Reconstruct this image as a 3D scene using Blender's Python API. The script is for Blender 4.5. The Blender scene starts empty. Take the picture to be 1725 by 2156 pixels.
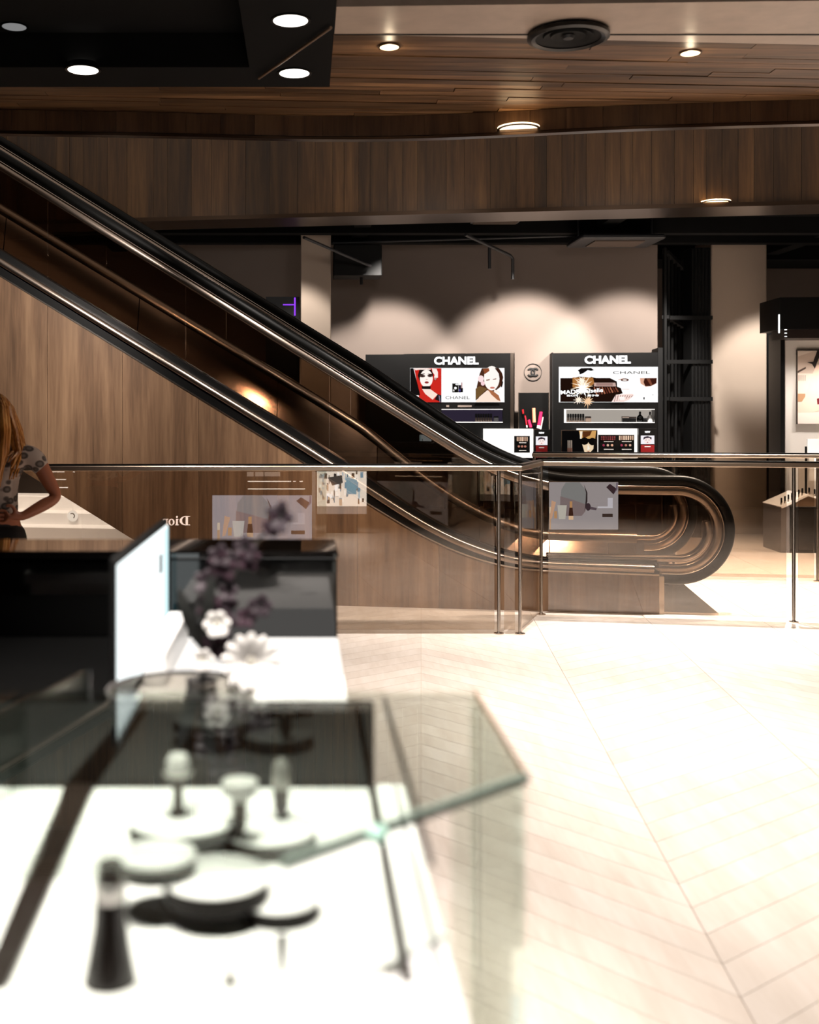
import bpy, bmesh, math, random
import numpy as np
from mathutils import Vector, Matrix

random.seed(7)
scene = bpy.context.scene
C = scene.collection

# ------------------------------------------------------------------ camera
W, HH = 1725.0, 2156.0
F, PX, PY, H = 2350.0, 640.0, 870.0, 1.47      # focal length (px), principal point (px), eye height (m)
cam_d = bpy.data.cameras.new('camera')
cam = bpy.data.objects.new('camera', cam_d); C.objects.link(cam)
cam.location = (0, 0, H); cam.rotation_euler = (math.pi/2, 0, 0)
cam_d.sensor_fit = 'VERTICAL'; cam_d.sensor_height = 36.0
cam_d.lens = 36.0 * F / HH
cam_d.shift_x = (W/2 - PX) / HH
cam_d.shift_y = (PY - HH/2) / HH
cam_d.clip_start = 0.02; cam_d.clip_end = 200
cam_d.dof.use_dof = True
cam_d.dof.focus_distance = 8.6
cam_d.dof.aperture_fstop = cam_d.lens * 0.001 / 0.0175
scene.camera = cam

# ------------------------------------------------------------------ world, exposure, large lights
world = bpy.data.worlds.new('world'); scene.world = world
world.use_nodes = True
bg = world.node_tree.nodes['Background']
bg.inputs[0].default_value = (1.0, 0.86, 0.74, 1); bg.inputs[1].default_value = 0.38
vs = scene.view_settings
vs.view_transform = 'Standard'; vs.look = 'None'; vs.gamma = 1.0; vs.exposure = 0.0
vs.use_curve_mapping = False
cy = scene.cycles
cy.max_bounces = 6; cy.diffuse_bounces = 3; cy.glossy_bounces = 3; cy.transmission_bounces = 3; cy.transparent_max_bounces = 16
cy.use_adaptive_sampling = True; cy.adaptive_threshold = 0.03
cy.caustics_reflective = False; cy.caustics_refractive = False; cy.sample_clamp_indirect = 6.0

WARM = (1.0, 0.92, 0.85)
def spot(loc, target, power, angle=70, blend=0.6, col=WARM, radius=0.05):
    d = bpy.data.lights.new('spot_light', 'SPOT'); d.energy = power; d.color = col
    d.spot_size = math.radians(angle); d.spot_blend = blend; d.shadow_soft_size = radius
    o = bpy.data.objects.new('spot_light', d); C.objects.link(o)
    o.location = loc
    o.rotation_euler = (Vector(target) - Vector(loc)).to_track_quat('-Z', 'Y').to_euler()
    return o

# downlights over the shop floor and the counters
for (x, y, p) in [(1.35, 5.0, 450), (2.0, 4.1, 580), (3.3, 5.4, 250), (0.95, 6.5, 430), (2.6, 6.5, 170), (1.3, 2.4, 340), (2.7, 2.2, 270)]:
    spot((x, y, 3.35), (x, y, 0), p, 70, 1.0)
for (x, y, p) in [(-0.12, 2.35, 480), (-0.15, 1.35, 520), (-0.7, 1.2, 280)]:
    spot((x, y - 0.05, 3.34), (x, y, 0.9), p, 46, 0.8)
spot((-0.35, 0.75, 3.3), (-0.18, 2.0, 1.05), 420, 34, 0.8)  # unseen spot added to light the white flowers from the front
# wall washers over the far shop wall and the open floor beyond the escalator
for (x, y, tx, ty, tz, p) in [(1.0, 11.9, 0.95, 13.5, 1.75, 540), (2.6, 11.6, 2.6, 13.3, 1.8, 800), (3.9, 11.4, 3.75, 13.1, 1.8, 620),
                              (5.6, 12.2, 5.7, 13.75, 1.2, 330), (-0.2, 11.8, 0.0, 12.7, 1.9, 90)]:
    spot((x, y, 3.30), (tx, ty, tz), p, 60, 0.45, radius=0.09)
for (x, y, p) in [(4.0, 9.1, 1500), (4.6, 11.2, 800), (6.2, 10.5, 700), (3.4, 10.2, 380), (3.3, 8.3, 1100), (-3.2, 11.5, 500), (5.3, 15.6, 500)]:
    spot((x, y, 3.25), (x, y, 0), p, 85, 0.8)
# unseen spots added by the upper floor's edge, washing escalator cladding and bulkhead
for (x, y, tx, ty, tz, p) in [(-2.2, 6.5, -2.5, 8.9, 1.9, 400), (0.6, 6.7, 0.7, 8.5, 0.45, 400), (2.0, 6.6, 2.1, 8.2, 0.3, 280), (-0.8, 6.6, -0.9, 8.7, 0.9, 230)]:
    spot((x, y, 3.20), (tx, ty, tz), p, 70, 0.9, radius=0.12)
for (x, y, p) in [(-1.4, 7.6, 60), (0.8, 7.6, 70), (2.8, 7.3, 60)]:
    spot((x, y, 3.10), (x * 1.15, 10.7, 3.25), p, 50, 1.0, radius=0.2)

# ------------------------------------------------------------------ helpers
def lin(h):
    h = h.lstrip('#'); out = []
    for i in (0, 2, 4):
        v = int(h[i:i+2], 16) / 255.0
        out.append(v / 12.92 if v <= 0.04045 else ((v + 0.055) / 1.055) ** 2.4)
    return (out[0], out[1], out[2], 1.0)

def px(x, y, Y):                                    # world point seen at pixel (x, y), at depth Y
    return Vector(((x - PX) * Y / F, Y, H - (y - PY) * Y / F))
def gr(x, y, z=0.0):                                # world point seen at pixel (x, y), at height z
    Y = F * (H - z) / (y - PY)
    return Vector(((x - PX) * Y / F, Y, z))

class Plane:
    """A vertical working plane: origin O, turned by ang about z. Local axes: u to the right, v away, z up."""
    def __init__(self, ox, oy, deg):
        self.O = Vector((ox, oy, 0)); self.a = math.radians(deg)
        self.R = Matrix.Rotation(self.a, 3, 'Z'); self.Ri = self.R.inverted()
    def __call__(self, x, y, v=0.0):
        d = self.Ri @ Vector(((x - PX) / F, 1.0, -(y - PY) / F)); c = self.Ri @ (Vector((0, 0, H)) - self.O)
        t = (v - c.y) / d.y
        p = c + d * t
        return p.x, p.z

class MB:
    def __init__(self): self.v = []; self.f = []; self.m = []; self.sm = []
    def add(self, vs, fs, mi=0, smooth=False):
        b = len(self.v); self.v += [tuple(p) for p in vs]
        for f in fs: self.f.append([b + i for i in f]); self.m.append(mi); self.sm.append(smooth)
        return self
    def box(self, x0, x1, y0, y1, z0, z1, mi=0, rot=None, piv=None):
        x0, x1 = min(x0, x1), max(x0, x1); y0, y1 = min(y0, y1), max(y0, y1); z0, z1 = min(z0, z1), max(z0, z1)
        vs = [Vector(p) for p in ((x0,y0,z0),(x1,y0,z0),(x1,y1,z0),(x0,y1,z0),(x0,y0,z1),(x1,y0,z1),(x1,y1,z1),(x0,y1,z1))]
        if rot is not None:
            piv = Vector(piv) if piv is not None else Vector(((x0+x1)/2, (y0+y1)/2, (z0+z1)/2))
            vs = [rot @ (p - piv) + piv for p in vs]
        return self.add(vs, [(0,3,2,1),(4,5,6,7),(0,1,5,4),(1,2,6,5),(2,3,7,6),(3,0,4,7)], mi)
    def cbox(self, x0, x1, y0, y1, z0, z1, b=0.005, mi=0):
        """box with chamfered vertical and top edges"""
        b = min(b, abs(x1-x0)*.45, abs(y1-y0)*.45, abs(z1-z0)*.45)
        def ring(d, z):
            return [(x0+d+b*0, y0+b, z)] if False else [(x0+d, y0+b+d, z), (x0+b+d, y0+d, z), (x1-b-d, y0+d, z), (x1-d, y0+b+d, z),
                    (x1-d, y1-b-d, z), (x1-b-d, y1-d, z), (x0+b+d, y1-d, z), (x0+d, y1-b-d, z)]
        vs = ring(b*.5, z0) + ring(0, z0+b*.5) + ring(0, z1-b) + ring(b*.7, z1)
        fs = [tuple(range(7, -1, -1)), tuple(range(24, 32))]
        for k in range(3):
            for i in range(8):
                j = (i+1) % 8; fs.append((k*8+i, k*8+j, k*8+8+j, k*8+8+i))
        return self.add(vs, fs, mi)
    def prism(self, pts, axis, a, b, mi=0):
        """extrude a 2-d polygon. axis 'y': pts are (x, z); axis 'z': (x, y); axis 'x': (y, z)"""
        def mk(p, t):
            return {'y': (p[0], t, p[1]), 'z': (p[0], p[1], t), 'x': (t, p[0], p[1])}[axis]
        n = len(pts); vs = [mk(p, a) for p in pts] + [mk(p, b) for p in pts]
        fs = [tuple(range(n)), tuple(range(2*n-1, n-1, -1))] + [(i, i+n, (i+1) % n + n, (i+1) % n) for i in range(n)]
        return self.add(vs, fs, mi)
    def tube(self, path, r, n=10, mi=0, cap=True, up=None):
        path = [Vector(p) for p in path]; rr = r if isinstance(r, (list, tuple)) else [r] * len(path)
        vs = []; prev = None
        for i, p in enumerate(path):
            t = (path[min(i+1, len(path)-1)] - path[max(i-1, 0)]).normalized()
            if prev is None:
                a = Vector((0, 0, 1)) if abs(t.z) < .9 else Vector((1, 0, 0))
                prev = (a - t * a.dot(t)).normalized()
            else:
                prev = (prev - t * prev.dot(t)).normalized()
            q = t.cross(prev)
            for k in range(n):
                an = 2 * math.pi * k / n
                vs.append(p + (prev * math.cos(an) + q * math.sin(an)) * rr[i])
        fs = []
        for i in range(len(path)-1):
            for k in range(n):
                j = (k+1) % n; fs.append((i*n+k, i*n+j, i*n+n+j, i*n+n+k))
        self.add(vs, fs, mi, True)
        if cap:
            b = len(self.v) - len(vs)
            self.f.append([b + k for k in range(n-1, -1, -1)]); self.m.append(mi); self.sm.append(False)
            e = b + (len(path)-1)*n
            self.f.append([e + k for k in range(n)]); self.m.append(mi); self.sm.append(False)
        return self
    def lathe(self, prof, c=(0, 0, 0), n=24, mi=0, smooth=True):
        """prof: list of (radius, z); r = 0 closes"""
        vs = []; fs = []; idx = []
        for r, z in prof:
            if r < 1e-6: idx.append([len(vs)]); vs.append((c[0], c[1], c[2] + z))
            else:
                idx.append(list(range(len(vs), len(vs)+n)))
                for k in range(n):
                    a = 2*math.pi*k/n; vs.append((c[0]+r*math.cos(a), c[1]+r*math.sin(a), c[2]+z))
        for A, B in zip(idx, idx[1:]):
            if len(A) == 1 and len(B) == 1: continue
            for k in range(n):
                j = (k+1) % n
                if len(A) == 1: fs.append((A[0], B[j], B[k]))
                elif len(B) == 1: fs.append((A[k], A[j], B[0]))
                else: fs.append((A[k], A[j], B[j], B[k]))
        return self.add(vs, fs, mi, smooth)
    def disc(self, c, rx, ry, z, n=28, mi=0):
        return self.add([(c[0]+rx*math.cos(2*math.pi*k/n), c[1]+ry*math.sin(2*math.pi*k/n), z) for k in range(n)], [tuple(range(n))], mi)
    def blob(self, c, r, n=12, m=8, mi=0, jit=0):
        """ellipsoid, r = (rx, ry, rz)"""
        prof = [(math.sin(math.pi*i/m), -math.cos(math.pi*i/m)) for i in range(m+1)]
        b = len(self.v)
        self.lathe([(max(p[0], 0) if 0 < i < m else 0, p[1]) for i, p in enumerate(prof)], n=n, mi=mi)
        for i in range(b, len(self.v)):
            p = self.v[i]; k = 1 + random.uniform(-jit, jit)
            self.v[i] = (c[0]+p[0]*r[0]*k, c[1]+p[1]*r[1]*k, c[2]+p[2]*r[2]*k)
        return self
    def xform(self, M):
        self.v = [tuple(M @ Vector(p)) for p in self.v]; return self
    def mesh(self, name, mats):
        me = bpy.data.meshes.new(name); me.from_pydata(self.v, [], self.f)
        for m in (mats if isinstance(mats, (list, tuple)) else [mats]): me.materials.append(m)
        me.polygons.foreach_set('material_index', self.m); me.polygons.foreach_set('use_smooth', self.sm)
        me.update()
        if any(self.sm): me.set_sharp_from_angle(angle=math.radians(42))
        return me
    def build(self, name, mats, parent=None, bevel=0, seg=2):
        me = self.mesh(name, mats)
        o = bpy.data.objects.new(name, me); C.objects.link(o)
        if parent is not None: o.parent = parent
        if bevel:
            md = o.modifiers.new('edge', 'BEVEL'); md.width = bevel; md.segments = seg; md.limit_method = 'ANGLE'
        bm = bmesh.new(); bm.from_mesh(me); bmesh.ops.recalc_face_normals(bm, faces=bm.faces); bm.to_mesh(me); bm.free()
        return o

def tag(o, label, cat, group=None, kind=None):
    if label: o['label'] = label
    if cat: o['category'] = cat
    if group: o['group'] = group
    if kind: o['kind'] = kind
    return o
def thing(name, label, cat, loc=(0, 0, 0), rotz=0.0, group=None):
    o = bpy.data.objects.new(name, None); C.objects.link(o)
    o.location = loc; o.rotation_euler = (0, 0, rotz); o.empty_display_size = 0.1
    return tag(o, label, cat, group)
def struct(o):
    o['kind'] = 'structure'; return o
def dup(root, loc=None, rotz=None, label=None, group=None, scale=None):
    r = root.copy(); C.objects.link(r)
    if loc is not None: r.location = loc
    if rotz is not None: r.rotation_euler = (0, 0, rotz)
    if scale is not None: r.scale = (scale,)*3 if not isinstance(scale, tuple) else scale
    if label: r['label'] = label
    if group: r['group'] = group
    for ch in list(root.children):
        c = ch.copy(); C.objects.link(c); c.parent = r
        for g in list(ch.children):
            d = g.copy(); C.objects.link(d); d.parent = c
    return r

# ------------------------------------------------------------------ materials
def newmat(name):
    m = bpy.data.materials.new(name); m.use_nodes = True
    nt = m.node_tree; b = nt.nodes['Principled BSDF']
    return m, nt, b
def pbr(name, col, rough=0.5, metal=0.0, emit=None, es=1.0, spec=0.5, coat=0.0, bump=0.0, bscale=80, var=0.0, vscale=6.0):
    m, nt, b = newmat(name)
    c = lin(col) if isinstance(col, str) else (*col, 1)
    b.inputs['Base Color'].default_value = c; b.inputs['Roughness'].default_value = rough
    b.inputs['Metallic'].default_value = metal; b.inputs['Specular IOR Level'].default_value = spec
    b.inputs['Coat Weight'].default_value = coat; b.inputs['Coat Roughness'].default_value = 0.05
    if emit is not None:
        b.inputs['Emission Color'].default_value = lin(emit) if isinstance(emit, str) else (*emit, 1)
        b.inputs['Emission Strength'].default_value = es
    if var or bump:
        n = nt.nodes.new('ShaderNodeTexNoise'); n.inputs['Scale'].default_value = vscale; n.inputs['Detail'].default_value = 5
        g = nt.nodes.new('ShaderNodeNewGeometry'); nt.links.new(g.outputs['Position'], n.inputs['Vector'])
        if var:
            mx = nt.nodes.new('ShaderNodeMix'); mx.data_type = 'RGBA'
            nt.links.new(n.outputs['Fac'], mx.inputs[0])
            mx.inputs[6].default_value = tuple(max(0, x*(1-var)) for x in c[:3]) + (1,)
            mx.inputs[7].default_value = tuple(min(1, x*(1+var)) for x in c[:3]) + (1,)
            nt.links.new(mx.outputs[2], b.inputs['Base Color'])
        if bump:
            n2 = nt.nodes.new('ShaderNodeTexNoise'); n2.inputs['Scale'].default_value = bscale
            nt.links.new(g.outputs['Position'], n2.inputs['Vector'])
            bp = nt.nodes.new('ShaderNodeBump'); bp.inputs['Strength'].default_value = bump; bp.inputs['Distance'].default_value = 0.01
            nt.links.new(n2.outputs['Fac'], bp.inputs['Height']); nt.links.new(bp.outputs[0], b.inputs['Normal'])
    return m
def emis(name, col, s=1.0):
    m, nt, b = newmat(name)
    e = nt.nodes.new('ShaderNodeEmission'); e.inputs[0].default_value = lin(col) if isinstance(col, str) else (*col, 1)
    e.inputs[1].default_value = s
    nt.links.new(e.outputs[0], nt.nodes['Material Output'].inputs[0]); nt.nodes.remove(b)
    return m
def wood(name, dark, mid, light, scale=(16, 16, 0.9), rough=0.45, tone=0.35, fine=6.0, rot=0.0, coat=0.0, spec=0.4):
    """grain drawn out along the axis with the small scale; each piece a little different"""
    m, nt, b = newmat(name); N = nt.nodes.new; L = nt.links.new
    g = N('ShaderNodeNewGeometry'); oi = N('ShaderNodeObjectInfo')
    mp = N('ShaderNodeMapping'); mp.inputs['Scale'].default_value = scale; mp.inputs['Rotation'].default_value = (0, 0, rot)
    ad = N('ShaderNodeVectorMath'); ad.operation = 'ADD'
    mu = N('ShaderNodeMath'); mu.operation = 'MULTIPLY'; mu.inputs[1].default_value = 37.0
    L(oi.outputs['Random'], mu.inputs[0])
    L(g.outputs['Position'], mp.inputs['Vector']); L(mp.outputs[0], ad.inputs[0]); L(mu.outputs[0], ad.inputs[1])
    n1 = N('ShaderNodeTexNoise'); n1.inputs['Scale'].default_value = 1.0; n1.inputs['Detail'].default_value = 6; n1.inputs['Roughness'].default_value = .62
    n1.inputs['Distortion'].default_value = .35
    L(ad.outputs[0], n1.inputs['Vector'])
    n2 = N('ShaderNodeTexNoise'); n2.inputs['Scale'].default_value = fine; n2.inputs['Detail'].default_value = 3
    L(ad.outputs[0], n2.inputs['Vector'])
    mm = N('ShaderNodeMath'); mm.operation = 'MULTIPLY_ADD'; mm.inputs[1].default_value = .28
    L(n2.outputs['Fac'], mm.inputs[0]); L(n1.outputs['Fac'], mm.inputs[2])
    r = N('ShaderNodeValToRGB'); e = r.color_ramp.elements
    e[0].position = .38; e[0].color = lin(dark); e[1].position = .86; e[1].color = lin(light)
    k = r.color_ramp.elements.new(.62); k.color = lin(mid)
    L(mm.outputs[0], r.inputs[0])
    t = N('ShaderNodeMapRange'); t.inputs['To Min'].default_value = 1 - tone; t.inputs['To Max'].default_value = 1 + tone
    L(oi.outputs['Random'], t.inputs['Value'])
    h = N('ShaderNodeVectorMath'); h.operation = 'SCALE'
    L(r.outputs[0], h.inputs[0]); L(t.outputs[0], h.inputs['Scale']); L(h.outputs[0], b.inputs['Base Color'])
    b.inputs['Roughness'].default_value = rough; b.inputs['Coat Weight'].default_value = coat; b.inputs['Coat Roughness'].default_value = .12
    b.inputs['Specular IOR Level'].default_value = spec
    bp = N('ShaderNodeBump'); bp.inputs['Strength'].default_value = .12; bp.inputs['Distance'].default_value = .004
    L(mm.outputs[0], bp.inputs['Height']); L(bp.outputs[0], b.inputs['Normal'])
    return m
def glass(name, tint='#e6e2da', refl=0.05, edge=0.25, rough=0.0):
    """thin sheet glass: see-through with a clear reflection that grows at grazing angles"""
    m, nt, b = newmat(name); nt.nodes.remove(b); N = nt.nodes.new; L = nt.links.new
    tr = N('ShaderNodeBsdfTransparent'); tr.inputs[0].default_value = lin(tint)
    gl = N('ShaderNodeBsdfGlossy'); gl.inputs['Roughness'].default_value = rough; gl.inputs[0].default_value = (1, 1, 1, 1)
    lw = N('ShaderNodeLayerWeight'); lw.inputs[0].default_value = .35
    mr = N('ShaderNodeMapRange'); mr.inputs['To Min'].default_value = refl; mr.inputs['To Max'].default_value = edge
    L(lw.outputs['Fresnel'], mr.inputs['Value'])
    mx = N('ShaderNodeMixShader'); L(mr.outputs[0], mx.inputs[0]); L(tr.outputs[0], mx.inputs[1]); L(gl.outputs[0], mx.inputs[2])
    L(mx.outputs[0], nt.nodes['Material Output'].inputs[0])
    return m

M = {}
M['floor_wood'] = wood('floor_oak', '#c4b6aa', '#cfc3b8', '#d8cdc4', scale=(9, 1.2, 4), rough=.42, tone=.05, fine=5, rot=0.7)
M['floor_wood2'] = wood('floor_oak_b', '#c4b6aa', '#cfc3b8', '#d8cdc4', scale=(9, 1.2, 4), rough=.42, tone=.05, fine=5, rot=-0.7)
M['floor_base'] = pbr('floor_joint', '#c6b6a7', .8)
M['clad'] = wood('cladding_walnut', '#483527', '#735842', '#907257', scale=(7, 7, .45), rough=.42, tone=.10, fine=7)
M['fascia'] = wood('bulkhead_walnut', '#352415', '#523921', '#6d4f2f', scale=(9, 9, .6), rough=.3, tone=.35, fine=6, coat=.3)
M['soffit'] = wood('soffit_walnut', '#2b1d12', '#5a4029', '#856446', scale=(.9, 16, 4), rough=.42, tone=.42, fine=5)
M['lip'] = wood('edge_walnut', '#2f2218', '#4b3626', '#5f4833', scale=(9, 9, .7), rough=.4, tone=.2)
M['black_ceiling'] = pbr('black_ceiling', '#060606', .9, spec=.2)
M['black_gloss'] = pbr('black_gloss', '#060606', .06, coat=.4)
M['black_satin'] = pbr('black_satin', '#070707', .35, spec=.35)
M['black_matt'] = pbr('black_matt', '#060606', .7, spec=.25)
M['dark_grey'] = pbr('dark_grey', '#242426', .5)
M['rubber'] = pbr('handrail_rubber', '#060605', .38, spec=.25)
M['chrome'] = pbr('brushed_steel', '#c8bcb0', .22, 1.0)
M['bronze'] = pbr('bronze_steel', '#a5968a', .26, 1.0, bump=.12, bscale=3.0)
M['darkmirror'] = pbr('dark_mirror_panel', '#9c8676', .12, 1.0, bump=.10, bscale=1.6)
M['steel_rail'] = pbr('rail_steel', '#b8a694', .34, 1.0)
M['step'] = pbr('step_metal', '#2a2826', .4, .6)
M['rail_glass'] = glass('balustrade_glass', '#ebe4dc', .055, .5)
M['esc_glass'] = glass('escalator_glass', '#d8cdc2', .03, .4)
M['case_glass'] = glass('case_glass', '#f6faf7', .018, .35)
M['green_edge'] = pbr('glass_edge', '#93a59a', .2)
M['wall'] = pbr('plaster_greige', '#786c64', .9, var=.06, vscale=2)
M['wall_dark'] = pbr('plaster_dark', '#57493f', .9)
M['column'] = pbr('plaster_column', '#b3a394', .9, var=.05, vscale=2)
M['white'] = pbr('white_satin', '#f2f0ee', .4)
M['white_gloss'] = pbr('white_gloss', '#f4f3f1', .12)
M['beige'] = pbr('beige_paper', '#ac9b8d', .4, var=.22, vscale=9)
M['lampglow'] = emis('lamp_glow', '#fff6ea', 6)
M['lampwarm'] = emis('lamp_warm', '#ffd9a8', 5)
M['lampdim'] = emis('lamp_dim', '#cfcfcf', .35)
M['litwhite'] = emis('lightbox_white', '#fffaf4', 1.25)
M['signwhite'] = emis('sign_white', '#ffffff', 2.0)
M['litgrey'] = emis('lightbox_soft', '#b9b0a6', .8)
M['purple'] = emis('neon_purple', '#8a3cf0', 1.6)
M['violet'] = emis('violet_niche', '#4a4058', .35)
M['ink'] = pbr('ink_black', '#070605', .6)
M['red'] = pbr('red_box', '#8c1418', .4)
M['edge_dark'] = pbr('edge_bronze_dark', '#4f3f33', .3, .9)
M['brown_dark'] = pbr('dark_brown_metal', '#1f1511', .4, .1)
# ================================================================== STRUCTURE
# ---- floor: chevron planks over a base slab
fl = MB().box(-7, 8.5, -2.5, 17.5, -.05, -.006).build('floor', M['floor_base']); struct(fl)
def chevron():
    cw, pitch, ang = 0.80, 0.17, math.radians(42)
    rise = cw * math.tan(ang); g = .0013
    Rz = Matrix.Rotation(math.radians(-6), 3, 'Z')
    meshes = []
    for s in (1, -1):
        h0 = rise if s > 0 else 0; h1 = 0 if s > 0 else rise
        pts = [(g, h0 + g), (cw - g, h1 + g), (cw - g, h1 + pitch - g), (g, h0 + pitch - g)]
        meshes.append(MB().prism(pts, 'z', -.006, 0).mesh('plank', M['floor_wood'] if s > 0 else M['floor_wood2']))
    near, rest = [], []
    ncol = 16
    for i in range(-9, ncol):
        for j in range(-16, 118):
            x0 = i * cw; y0 = j * pitch - 1.0
            c = Rz @ Vector((x0 + cw/2, y0 + rise/2 + pitch/2, 0))
            if not (-6.3 < c.x < 7.8 and -1.9 < c.y < 16.8): continue
            loc = Rz @ Vector((x0, y0, 0))
            score = 0
            if c.y > .9:
                u = PX + F*c.x/c.y; v = PY + F*H/c.y
                hidden = (u < 700 and v > 1150) or (u < 1100 and v > 1660) or u < 690 or (690 < u < 1390 and v < 1280)
                if -20 < u < W + 20 and v < HH + 30 and not hidden: score = 1.0 / c.y**3
            (near if score > 0 else rest).append((score, i % 2, loc))
    near.sort(key=lambda t: -t[0])
    for sc, k, loc in near[:290]:
        o = bpy.data.objects.new('plank', meshes[k]); C.objects.link(o); o.parent = fl
        o.location = loc; o.rotation_euler = (0, 0, math.radians(-6))
    mb = [MB(), MB()]
    for sc, k, loc in near[290:] + rest:
        b = [Rz @ v.co + loc for v in meshes[k].vertices]
        mb[k].add(b, [tuple(p.vertices) for p in meshes[k].polygons])
    for k in (0, 1):
        o = mb[k].build('plank_field', M['floor_wood'] if k == 0 else M['floor_wood2'], fl); o['kind'] = 'stuff'
chevron()

# ---- ceiling of the near side: slab, wooden soffit planks, curved edge, black bay, beige panel
ZC = 3.40
edge_x = [-6, -1.95, -1.04, .187, .80, 1.256, 1.98, 3.19, 5.5]
edge_y = [6.9, 7.15, 7.20, 7.315, 7.28, 7.20, 7.04, 6.90, 6.75]
def edge(x): return float(np.interp(x, edge_x, edge_y))
def dense_edge(step=.22, a=-5.6, b=5.4):
    xs = np.arange(a, b, step); k = np.array([edge(x) for x in np.arange(a-.6, b+.6, .05)])
    kk = np.convolve(k, np.ones(15)/15, 'same'); return [(float(x), float(np.interp(x, np.arange(a-.6, b+.6, .05), kk))) for x in xs]
E = dense_edge()
slab = [(-5.6, -2.4), (5.4, -2.4)] + [(x, y - .01) for x, y in reversed(E)]
ceil = struct(MB().prism(slab, 'z', ZC + .30, ZC + .60).build('ceiling', M['black_ceiling']))
def bound(x): return 5.672 + .0667 * x              # where wood meets the beige panel
rows = []
SL = .0667
r0 = 5.672; wdt = .082
for r in range(-2, 24):
    y0 = r0 + r * wdt
    x = -5.5 + random.uniform(0, 1.0)
    while x < 5.3:
        ln = random.uniform(1.1, 2.4); xe = min(x + ln, 5.3)
        if x < .15 < xe and y0 < 6.55: xe = .15
        cols = np.linspace(x + .002, xe - .002, 7); lo = []; hi = []
        for cx in cols:
            a = y0 + SL * cx + .0015; b_ = y0 + wdt + SL * cx - .0015
            e = float(np.interp(cx, [p[0] for p in E], [p[1] for p in E])) - .004
            lim = 6.50 if cx < .15 else bound(cx)
            a = max(a, lim); b_ = min(b_, e)
            if b_ - a > .004: lo.append((cx, a)); hi.append((cx, b_))
        if len(lo) >= 2:
            zz = ZC + random.uniform(-.002, .004)
            MB().prism(lo + hi[::-1], 'z', zz, ZC + .05).build('plank', M['soffit'], ceil)
        x = xe
# curved edge band of the upper floor, veneered in upright panels
lip = struct(MB().prism([p for p in E] + [(x, y - .05) for x, y in reversed(E)], 'z', 3.262, ZC + .6).build('trim_1', M['lip']))
for (a, b_) in zip(E, E[1:]):
    d = Vector((b_[0]-a[0], b_[1]-a[1], 0)); n = Vector((d.y, -d.x, 0)).normalized() * .006
    g = d.normalized() * .0015
    A = Vector((a[0], a[1]-.05, 0)) + g; B = Vector((b_[0], b_[1]-.05, 0)) - g
    q = [(A + n)[:2], (B + n)[:2], B[:2], A[:2]]
    MB().prism(q, 'z', 3.266, ZC - .002).build('panel', M['lip'], lip)
MB().prism([(x, y + .004) for x, y in E] + [(x, y - .062) for x, y in reversed(E)], 'z', 3.246, 3.262).build('edge_strip', M['edge_dark'], lip)

# black ceiling bay on the near left with a raised coffer
bay = MB()
bay.box(-5.5, .15, 6.13, 6.50, ZC - .03, ZC + .3).box(-.30, .15, -2.0, 6.13, ZC - .03, ZC + .3)
bay.box(-5.5, -.30, -2.0, 6.13, ZC + .16, ZC + .3)
struct(bay.build('ceiling_bay', M['black_ceiling']))
# beige patterned panel and the darker ceiling nearer to the camera
struct(MB().prism([(.155, 5.30), (5.3, 5.12), (5.3, bound(5.3)), (.155, bound(.155))], 'z', ZC, ZC + .04).build('ceiling_panel', M['beige']))
struct(MB().box(.155, 5.3, bound(.155) - .003, bound(.155) + .012, ZC - .003, ZC + .02).build('trim_2', M['black_matt']))
struct(MB().prism([(.155, -2.0), (5.3, -2.0), (5.3, 5.12), (.155, 5.30)], 'z', ZC + .05, ZC + .09).build('ceiling_dark', M['black_ceiling']))

# ---- bulkhead of the opposite upper floor: upright wood panels
FA = math.radians(-8.2)
bulk = struct(MB().box(-6.5, 7, .03, .5, 3.40, 5.6).build('wall_bulkhead', M['lip']))
bulk.location = (0, 10.745, 0); bulk.rotation_euler = (0, 0, FA)
x = -5.4
while x < 6.4:
    w = random.choice([.11, .14, .17, .20, .24, .27])
    MB().box(x + .0012, x + w - .0012, random.uniform(-.003, .003), .03, 3.392, 5.4).build('panel', M['fascia'], bulk)
    x += w
MB().box(-6.5, 7, -.02, .5, 3.352, 3.390).build('edge_strip', M['edge_dark'], bulk)

# ---- ceiling beyond: black, with ducts and pipes
fc = MB().prism([(-7, 12.2), (8.5, 9.97), (8.5, 17.2), (-7, 17.2)], 'z', 3.62, 3.72)
for yy in (12.2, 12.9, 14.3): fc.box(-7, 8.5, yy, yy + .16, 3.44, 3.62)
for xx in (-2.4, .55, 3.2, 5.9): fc.box(xx, xx + .18, 11.2 - .144*xx, 17, 3.50, 3.62)
struct(fc.build('ceiling_far', M['black_ceiling']))

# ---- far walls, columns, closing walls
CP = Plane(2.0, 13.0, -8.0)                            # plane of the cosmetics wall units
wl = MB().box(-8, 2.12, .42, .6, 0, 3.62).build('wall_back', M['wall']); struct(wl)
wl.location = CP.O; wl.rotation_euler = (0, 0, CP.a)
struct(MB().box(-6.9, 8.4, 16.6, 16.8, 0, 3.7).build('wall_far', M['wall']))
struct(MB().box(-7, -6.9, -2.4, 17, 0, 5.4).build('wall_left', M['wall_dark']))
struct(MB().box(8.4, 8.5, -2.4, 17, 0, 5.4).build('wall_right', M['wall_dark']))
struct(MB().box(-7, 8.5, -2.5, -2.4, 0, 5.4).build('wall_rear', M['wall_dark']))
c = MB().cbox(px(634, 0, 12.55).x, px(697, 0, 12.55).x, 12.55, 12.95, 0, 3.6, .008)
struct(c.build('column_1', M['column']))
c = MB().cbox(px(1499, 0, 13.6).x, px(1615, 0, 13.6).x, 13.6, 14.2, 0, 3.6, .01)
struct(c.build('column_2', M['column']))
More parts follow.
